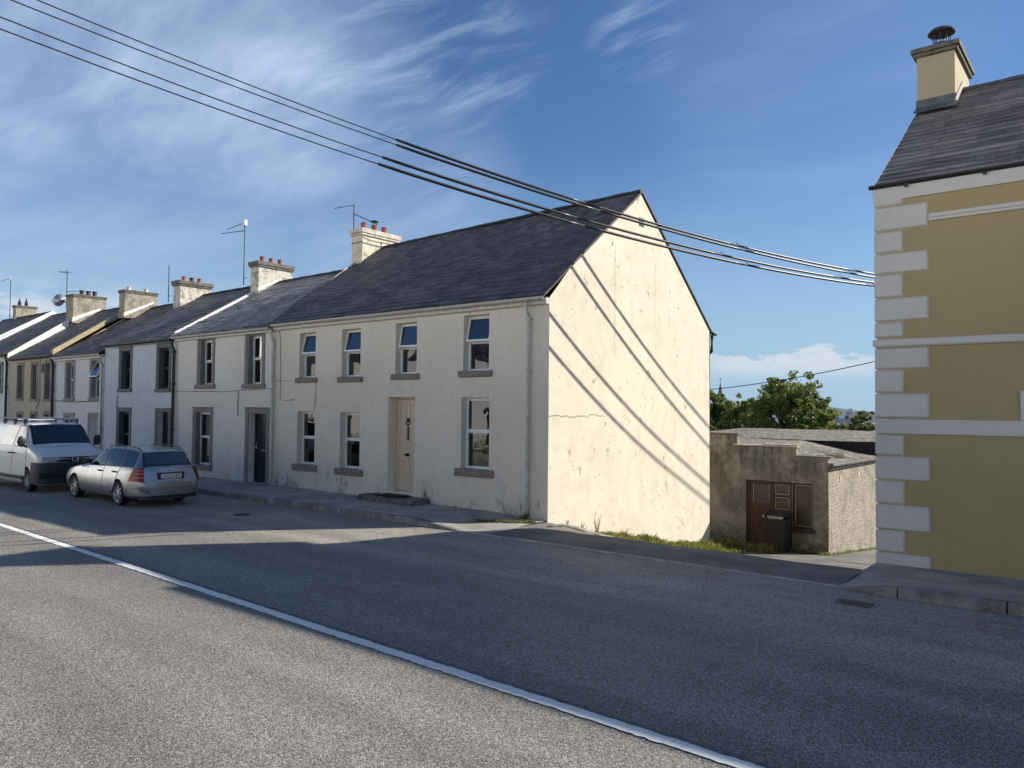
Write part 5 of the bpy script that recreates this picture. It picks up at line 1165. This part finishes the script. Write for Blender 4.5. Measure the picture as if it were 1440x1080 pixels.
for s in (-1, 1): g = MB(); g.tube([tv(1.55, s*.66, 2.09), tv(4.3, s*.66, 2.09)], .020, 6); g.build('roof_rail', 'pale_metal', VAN)

# ================================================================== PLANTS
def leaves(g, c, r, n, size, flat=.0, rnd=random):
    for _ in range(n):
        while True:
            p = Vector((rnd.uniform(-1, 1), rnd.uniform(-1, 1), rnd.uniform(-1, 1)))
            if p.length < 1: break
        p = c+Vector((p.x*r[0], p.y*r[1], p.z*r[2])); s = size*rnd.uniform(.6, 1.3)
        a = Vector((rnd.gauss(0, 1), rnd.gauss(0, 1), rnd.gauss(0, .6))).normalized(); b = a.cross(Vector((rnd.gauss(0, 1), rnd.gauss(0, 1), rnd.gauss(0, 1)))).normalized()
        g.add([p-a*s, p-b*s*.55, p+a*s, p+b*s*.55], [(0, 1, 2, 3)])
def tree(x, y, h, w, label, m, nb=42, per=120, leaf=.15, seed=1, group='trees beyond the outbuilding', low=.25):
    rnd = random.Random(seed); z0 = terrain_z(x, y)-.05; Tt = thing('tree', (x, y, z0), label, 'tree', group)
    g = MB(); base = Vector((x, y, z0)); ends = []
    g.tube([base, base+Vector((.05*h*.2, 0, h*.25)), base+Vector((-.02*h, .02*h, h*.55))], [h*.035, h*.028, h*.012], 8)
    for k in range(nb):
        u = (k+.5)/nb; zz = lerp(low, .97, u**.85); a = k*2.4+rnd.uniform(-.5, .5); prof = sqrt(max(0., 1-((zz-.50)/.52)**2)); R = w*max(.12, prof)*rnd.uniform(.55, 1.08)
        e = base+Vector((cos(a)*R, sin(a)*R, h*zz*rnd.uniform(.93, 1.05))); s_ = base+Vector((0, 0, h*zz*.62)); ends.append((e, R))
        g.tube([s_, s_.lerp(e, .5)+Vector((0, 0, h*.03)), e], [h*.010, h*.006, h*.002], 5)
    g.build('trunk', 'bark', Tt)
    g = MB()
    for e, R in ends:
        r = w*rnd.uniform(.16, .34); leaves(g, e, (r, r, r*.75), int(per*rnd.uniform(.6, 1.3)), leaf, rnd=rnd)
        for _ in range(3):
            q = e+Vector((rnd.gauss(0, r*.9), rnd.gauss(0, r*.9), rnd.gauss(0, r*.6))); leaves(g, q, (r*.4, r*.4, r*.35), int(per*.22), leaf, rnd=rnd)
    g.build('crown', m, Tt)
    return Tt
def at(px, dist): return Vector(fw+rt*((px-720)/1080))*dist
def tree_at(px, top, dist, wpx, label, m, **k):
    d_ = (fw+rt*((px-720)/1080)-uu*((top-540)/1080)); p = d_*dist; zt = CAMH+p.z; x, y = p.x, p.y; h = zt-terrain_z(x, y)
    return tree(x, y, h/1.02, wpx/1080*dist/2, label, m, **k)
tree_at(1112, 533, 52, 110, 'largest bright green tree above the outbuilding roof', 'leaf_mid', nb=110, per=170, leaf=.13, seed=3)
tree_at(1148, 575, 46, 66, 'low sunlit bushy tree at the right foot of the largest tree', 'leaf_mid', nb=36, per=120, leaf=.15, seed=14)
tree_at(1046, 556, 62, 74, 'mid green tree just left of the largest tree', 'leaf_mid', nb=80, per=130, leaf=.15, seed=5)
tree_at(1004, 551, 70, 70, 'dark tree against the gable edge below the spire', 'leaf_dark', nb=80, per=130, leaf=.16, seed=6)
tree_at(1209, 577, 95, 44, 'small dark tree beside the yellow house in front of the pale far house', 'leaf_dark', nb=34, per=110, leaf=.22, seed=8)
tree_at(1232, 590, 90, 34, 'lower dark shrub like tree half hidden by the yellow house', 'leaf_dark', nb=26, per=90, leaf=.2, seed=9)
# far houses and the spire
def far_house(px, top, dist, w, dp, hw, label, roofm='far_roof'):
    d_ = (fw+rt*((px-720)/1080)-uu*((top-540)/1080)); p = d_*dist; zt = CAMH+p.z; x, y = p.x, p.y; zb = terrain_z(x, y)-1
    Hh = thing('distant_house', (x, y, zb), label, 'house', 'distant houses'); rr = hw
    g = MB(); g.prism([(y-dp/2, zb), (y+dp/2, zb), (y+dp/2, zt-rr), (y, zt-.15), (y-dp/2, zt-rr)], x-w/2, x+w/2, 'x'); g.build('wall', 'far_wall', Hh)
    g = MB()
    for s in (-1, 1): g.add([(x-w/2-.2, y+s*(dp/2+.3), zt-rr-.25), (x+w/2+.2, y+s*(dp/2+.3), zt-rr-.25), (x+w/2+.2, y, zt), (x-w/2-.2, y, zt)], [(0, 1, 2, 3)])
    g.build('roof', roofm, Hh)
    g = MB(); g.box(x-w/2+.1, x-w/2+.8, y-.3, y+.3, zt-.6, zt+.45); g.build('chimney', 'far_roof', Hh)
    g = MB()
    for k in (-1, 1): g.box(x+k*w*.25-.5, x+k*w*.25+.5, y-dp/2-.04, y-dp/2+.05, zt-rr-1.9, zt-rr-.6)
    for k in (-1, 1): g.box(x+w/2-.05, x+w/2+.04, y+k*1.6-.5, y+k*1.6+.5, zt-rr-1.7, zt-rr-.4)
    g.build('windows', 'door_dark', Hh)
far_house(1180, 588, 105, 6, 7, 2.6, 'small pale gabled house between the bright tree and the small dark tree')
far_house(1226, 579, 120, 7, 8, 2.4, 'wide far house with grey roof beside the yellow corner')
d_ = (fw+rt*((1013-720)/1080)-uu*((538-540)/1080)); p = d_*240; zt = CAMH+p.z
SP = thing('church_spire', (p.x, p.y, -25), 'slim brown church spire rising above the trees beside the gable', 'church spire')
g = MB(); g.lathe(p.x, p.y, [(2.1, -25), (2.1, zt-10.5), (2.4, zt-10.4), (2.3, zt-10.0), (1.5, zt-7.0), (.06, zt)], 8); g.build('spire', 'spire_stone', SP)
g = MB(); g.tube([(p.x, p.y, zt-.2), (p.x, p.y, zt+1.6)], .06, 5); g.tube([(p.x-.5, p.y, zt+1.0), (p.x+.5, p.y, zt+1.0)], .06, 5); g.build('cross', 'dark_metal', SP)
# verge of grass along the gable, yard edges
g = MB(); rnd = random.Random(11)
def tuft(x, y, z, h, n, sp):
    for _ in range(n):
        a = rnd.uniform(0, 2*pi); bx, by = x+rnd.gauss(0, sp), y+rnd.gauss(0, sp); L = h*rnd.uniform(.5, 1.25); le = rnd.uniform(.1, .7)*L; w = .006+.006*rnd.random(); c_, s_ = cos(a), sin(a)
        g.add([(bx-s_*w, by+c_*w, z-.01), (bx+s_*w, by-c_*w, z-.01), (bx+c_*le*.5+s_*w*.6, by+s_*le*.5-c_*w*.6, z+L*.7), (bx+c_*le, by+s_*le, z+L*.95)], [(0, 1, 2, 3)])
def vz(x, y): return lane_z(x, y)
for _ in range(5200):
    y = 12.7+7.6*rnd.random()**.8; x = GX+.03+rnd.random()**1.2*(.42+.03*(y-12.5)); d_ = smooth01((y-13.2)/2)
    k_ = .5+.5*sin(y*3.1+2*sin(y*1.3))*sin(y*1.7+.6)
    if rnd.random() < (.15+.75*d_)*(.25+.75*k_): tuft(x, y, vz(x, y), .05+.19*d_*(.3+.7*k_)*rnd.random(), 6, .045)
for _ in range(420):
    y = 19.7+2.1*rnd.random(); x = -10.2+2.5*rnd.random()
    if y > 20.9 or x < -8.9: tuft(x, y, vz(x, max(y, 20.2)), .12+.16*rnd.random(), 8, .06)
for _ in range(260): x = -8.4+1.9*rnd.random(); tuft(x, OY-.05-.25*rnd.random()**2, vz(x, OY-.1), .05+.07*rnd.random(), 6, .04)
for _ in range(120): y = 22+8*rnd.random(); tuft(-6.5+.12*rnd.random(), y, vz(-6.5, y), .05+.04*rnd.random(), 6, .03)
for _ in range(130):
    x = -10.0+1.05*rnd.random(); y = 11.2+.05*rnd.random()+.75*(x+10.0)*.75; tuft(x, y, lane_z(x, y) if x > -8.97 else pz(x, y), .03+.04*rnd.random(), 5, .03)
for _ in range(60): x = -18+9*rnd.random(); tuft(x, FY-.02, pz(min(x, -8.98), FY), .03, 3, .02)
g.build('verge_grass', 'grass', org=(GX, 16, -.7), props=STUFF)
def weed(x, y, h, n, label, spread=.16, leaf=.045, m='leaf_weed', z=None):
    z = vz(x, y) if z is None else z; P_ = thing('weed', (x, y, z), label, 'weed', 'weeds at the foot of the walls'); g = MB(); gl = MB()
    for k in range(n):
        a = rnd.uniform(0, 2*pi); hh = h*rnd.uniform(.6, 1.1); tip = Vector((x+cos(a)*spread*rnd.random(), y+sin(a)*spread*rnd.random()*1.2, z+hh)); b_ = Vector((x, y, z-.01))
        g.tube([b_, b_.lerp(tip, .5)+Vector((0, 0, hh*.06)), tip], [.006, .005, .002], 4)
        for j in range(10):
            q = b_.lerp(tip, .12+.088*j); a2 = j*2.4+a; L = leaf*(1.25-.07*j)*rnd.uniform(.7, 1.3); dr_ = Vector((cos(a2), sin(a2), .35)).normalized(); sd = dr_.cross(Vector((0, 0, 1))).normalized()
            gl.add([q, q+dr_*L*.5-sd*L*.32, q+dr_*L+Vector((0, 0, -.2*L)), q+dr_*L*.5+sd*L*.32], [(0, 1, 2, 3)])
    g.build('stems', 'leaf_weed', P_); gl.build('foliage', m, P_); return P_
weed(-8.78, 13.72, .44, 6, 'tallest upright weed against the gable, left of the grass', .13, .05)
weed(-8.72, 14.75, .26, 9, 'broad leafy weed clump in the middle of the gable foot', .24, .075)
weed(-8.66, 15.55, .26, 5, 'slender weed right of the broad clump at the gable foot', .1, .05)
weed(-8.68, 17.3, .20, 10, 'spreading dark green weed clump toward the rear of the gable', .35, .07)
weed(-8.84, 12.72, .14, 4, 'small sparse weed near the front corner of the gable', .08, .035)
weed(-9.35, 11.95, .13, 12, 'low dark leafy weed on the pavement by the downpipe corner', .22, .06, 'leaf_mid', z=.09)
weed(-8.80, 13.2, .16, 4, 'thin dry weed between the small and the tallest weed', .08, .03)

# ================================================================== across the street (seen only in the glass, and as bounced light)
mat('hedge', m_leaf((.09, .13, .04), (.18, .22, .08)))
def opposite(x0, x1, hgt, wm, label):
    P_ = thing('opposite_house', ((x0+x1)/2, -12, 0), label, 'house', 'houses across the street'); Y0 = -8.6
    ops = []; n = max(2, int((x1-x0)/3)); st_ = (x1-x0)/n
    for k in range(n):
        c_ = x0+st_*(k+.5); ops.append((c_-.5, c_+.5, hgt*.60, hgt*.60+1.35)); ops.append((c_-.5, c_+.5, .9 if k != n//2 else .1, 2.3))
    g = MB(); wall_xz(g, x0, x1, -.1, hgt, Y0, ops, -.2)
    for x in (x0, x1): g.add([(x, Y0, -.1), (x, -15.5, -.1), (x, -15.5, hgt), (x, -12, hgt+2.6), (x, Y0, hgt)], [(0, 1, 2, 3, 4)])
    g.build('wall', wm, P_)
    for o in ops:
        g = MB(); frame_xz(g, o[0], o[1], o[2], o[3], Y0-.16, Y0-.10, .07); g.box(o[0], o[1], Y0-.15, Y0-.11, (o[2]+o[3])/2-.03, (o[2]+o[3])/2+.03); f = g.build('window', 'upvc', P_); g = MB(); g.box(o[0]+.05, o[1]-.05, Y0-.14, Y0-.13, o[2]+.05, o[3]-.05); g.build('pane', 'black_plastic', f)
    g = MB(); g.add([(x0, Y0+.2, hgt-.05), (x1, Y0+.2, hgt-.05), (x1, -12, hgt+2.65), (x0, -12, hgt+2.65)], [(0, 1, 2, 3)]); g.add([(x0, -15.7, hgt-.05), (x1, -15.7, hgt-.05), (x1, -12, hgt+2.65), (x0, -12, hgt+2.65)], [(3, 2, 1, 0)]); g.build('roof', 'slate_old', P_)
    g = MB(); g.box(x0+.2, x0+.9, -12.7, -11.3, hgt+1.5, hgt+3.8); g.build('chimney', wm, P_)
opposite(-36, -24, 5.2, 'render_d', 'white house across the street with a hedge before it, mirrored in the window panes')
opposite(-49, -37, 5.4, 'render_b', 'cream house across the street left of the white one, mirrored in the panes')
opposite(-23, -11, 5.0, 'render_c', 'grey white house across the street nearest the camera')
opposite(-10, 4, 5.3, 'render_d', 'white house across the street behind the camera')
opposite(5, 17, 5.1, 'render_b', 'cream house across the street to the right behind the camera')
rnd = random.Random(4)
g = MB()
for k in range(60): leaves(g, Vector((-38+k*.27, -4.2+rnd.uniform(-.2, .2), rnd.uniform(.3, .8))), (.35, .35, .40), 90, .05, rnd=rnd)
g.build('hedge', 'hedge', props=tag('clipped green hedge across the street, mirrored in the lower panes', 'hedge'))
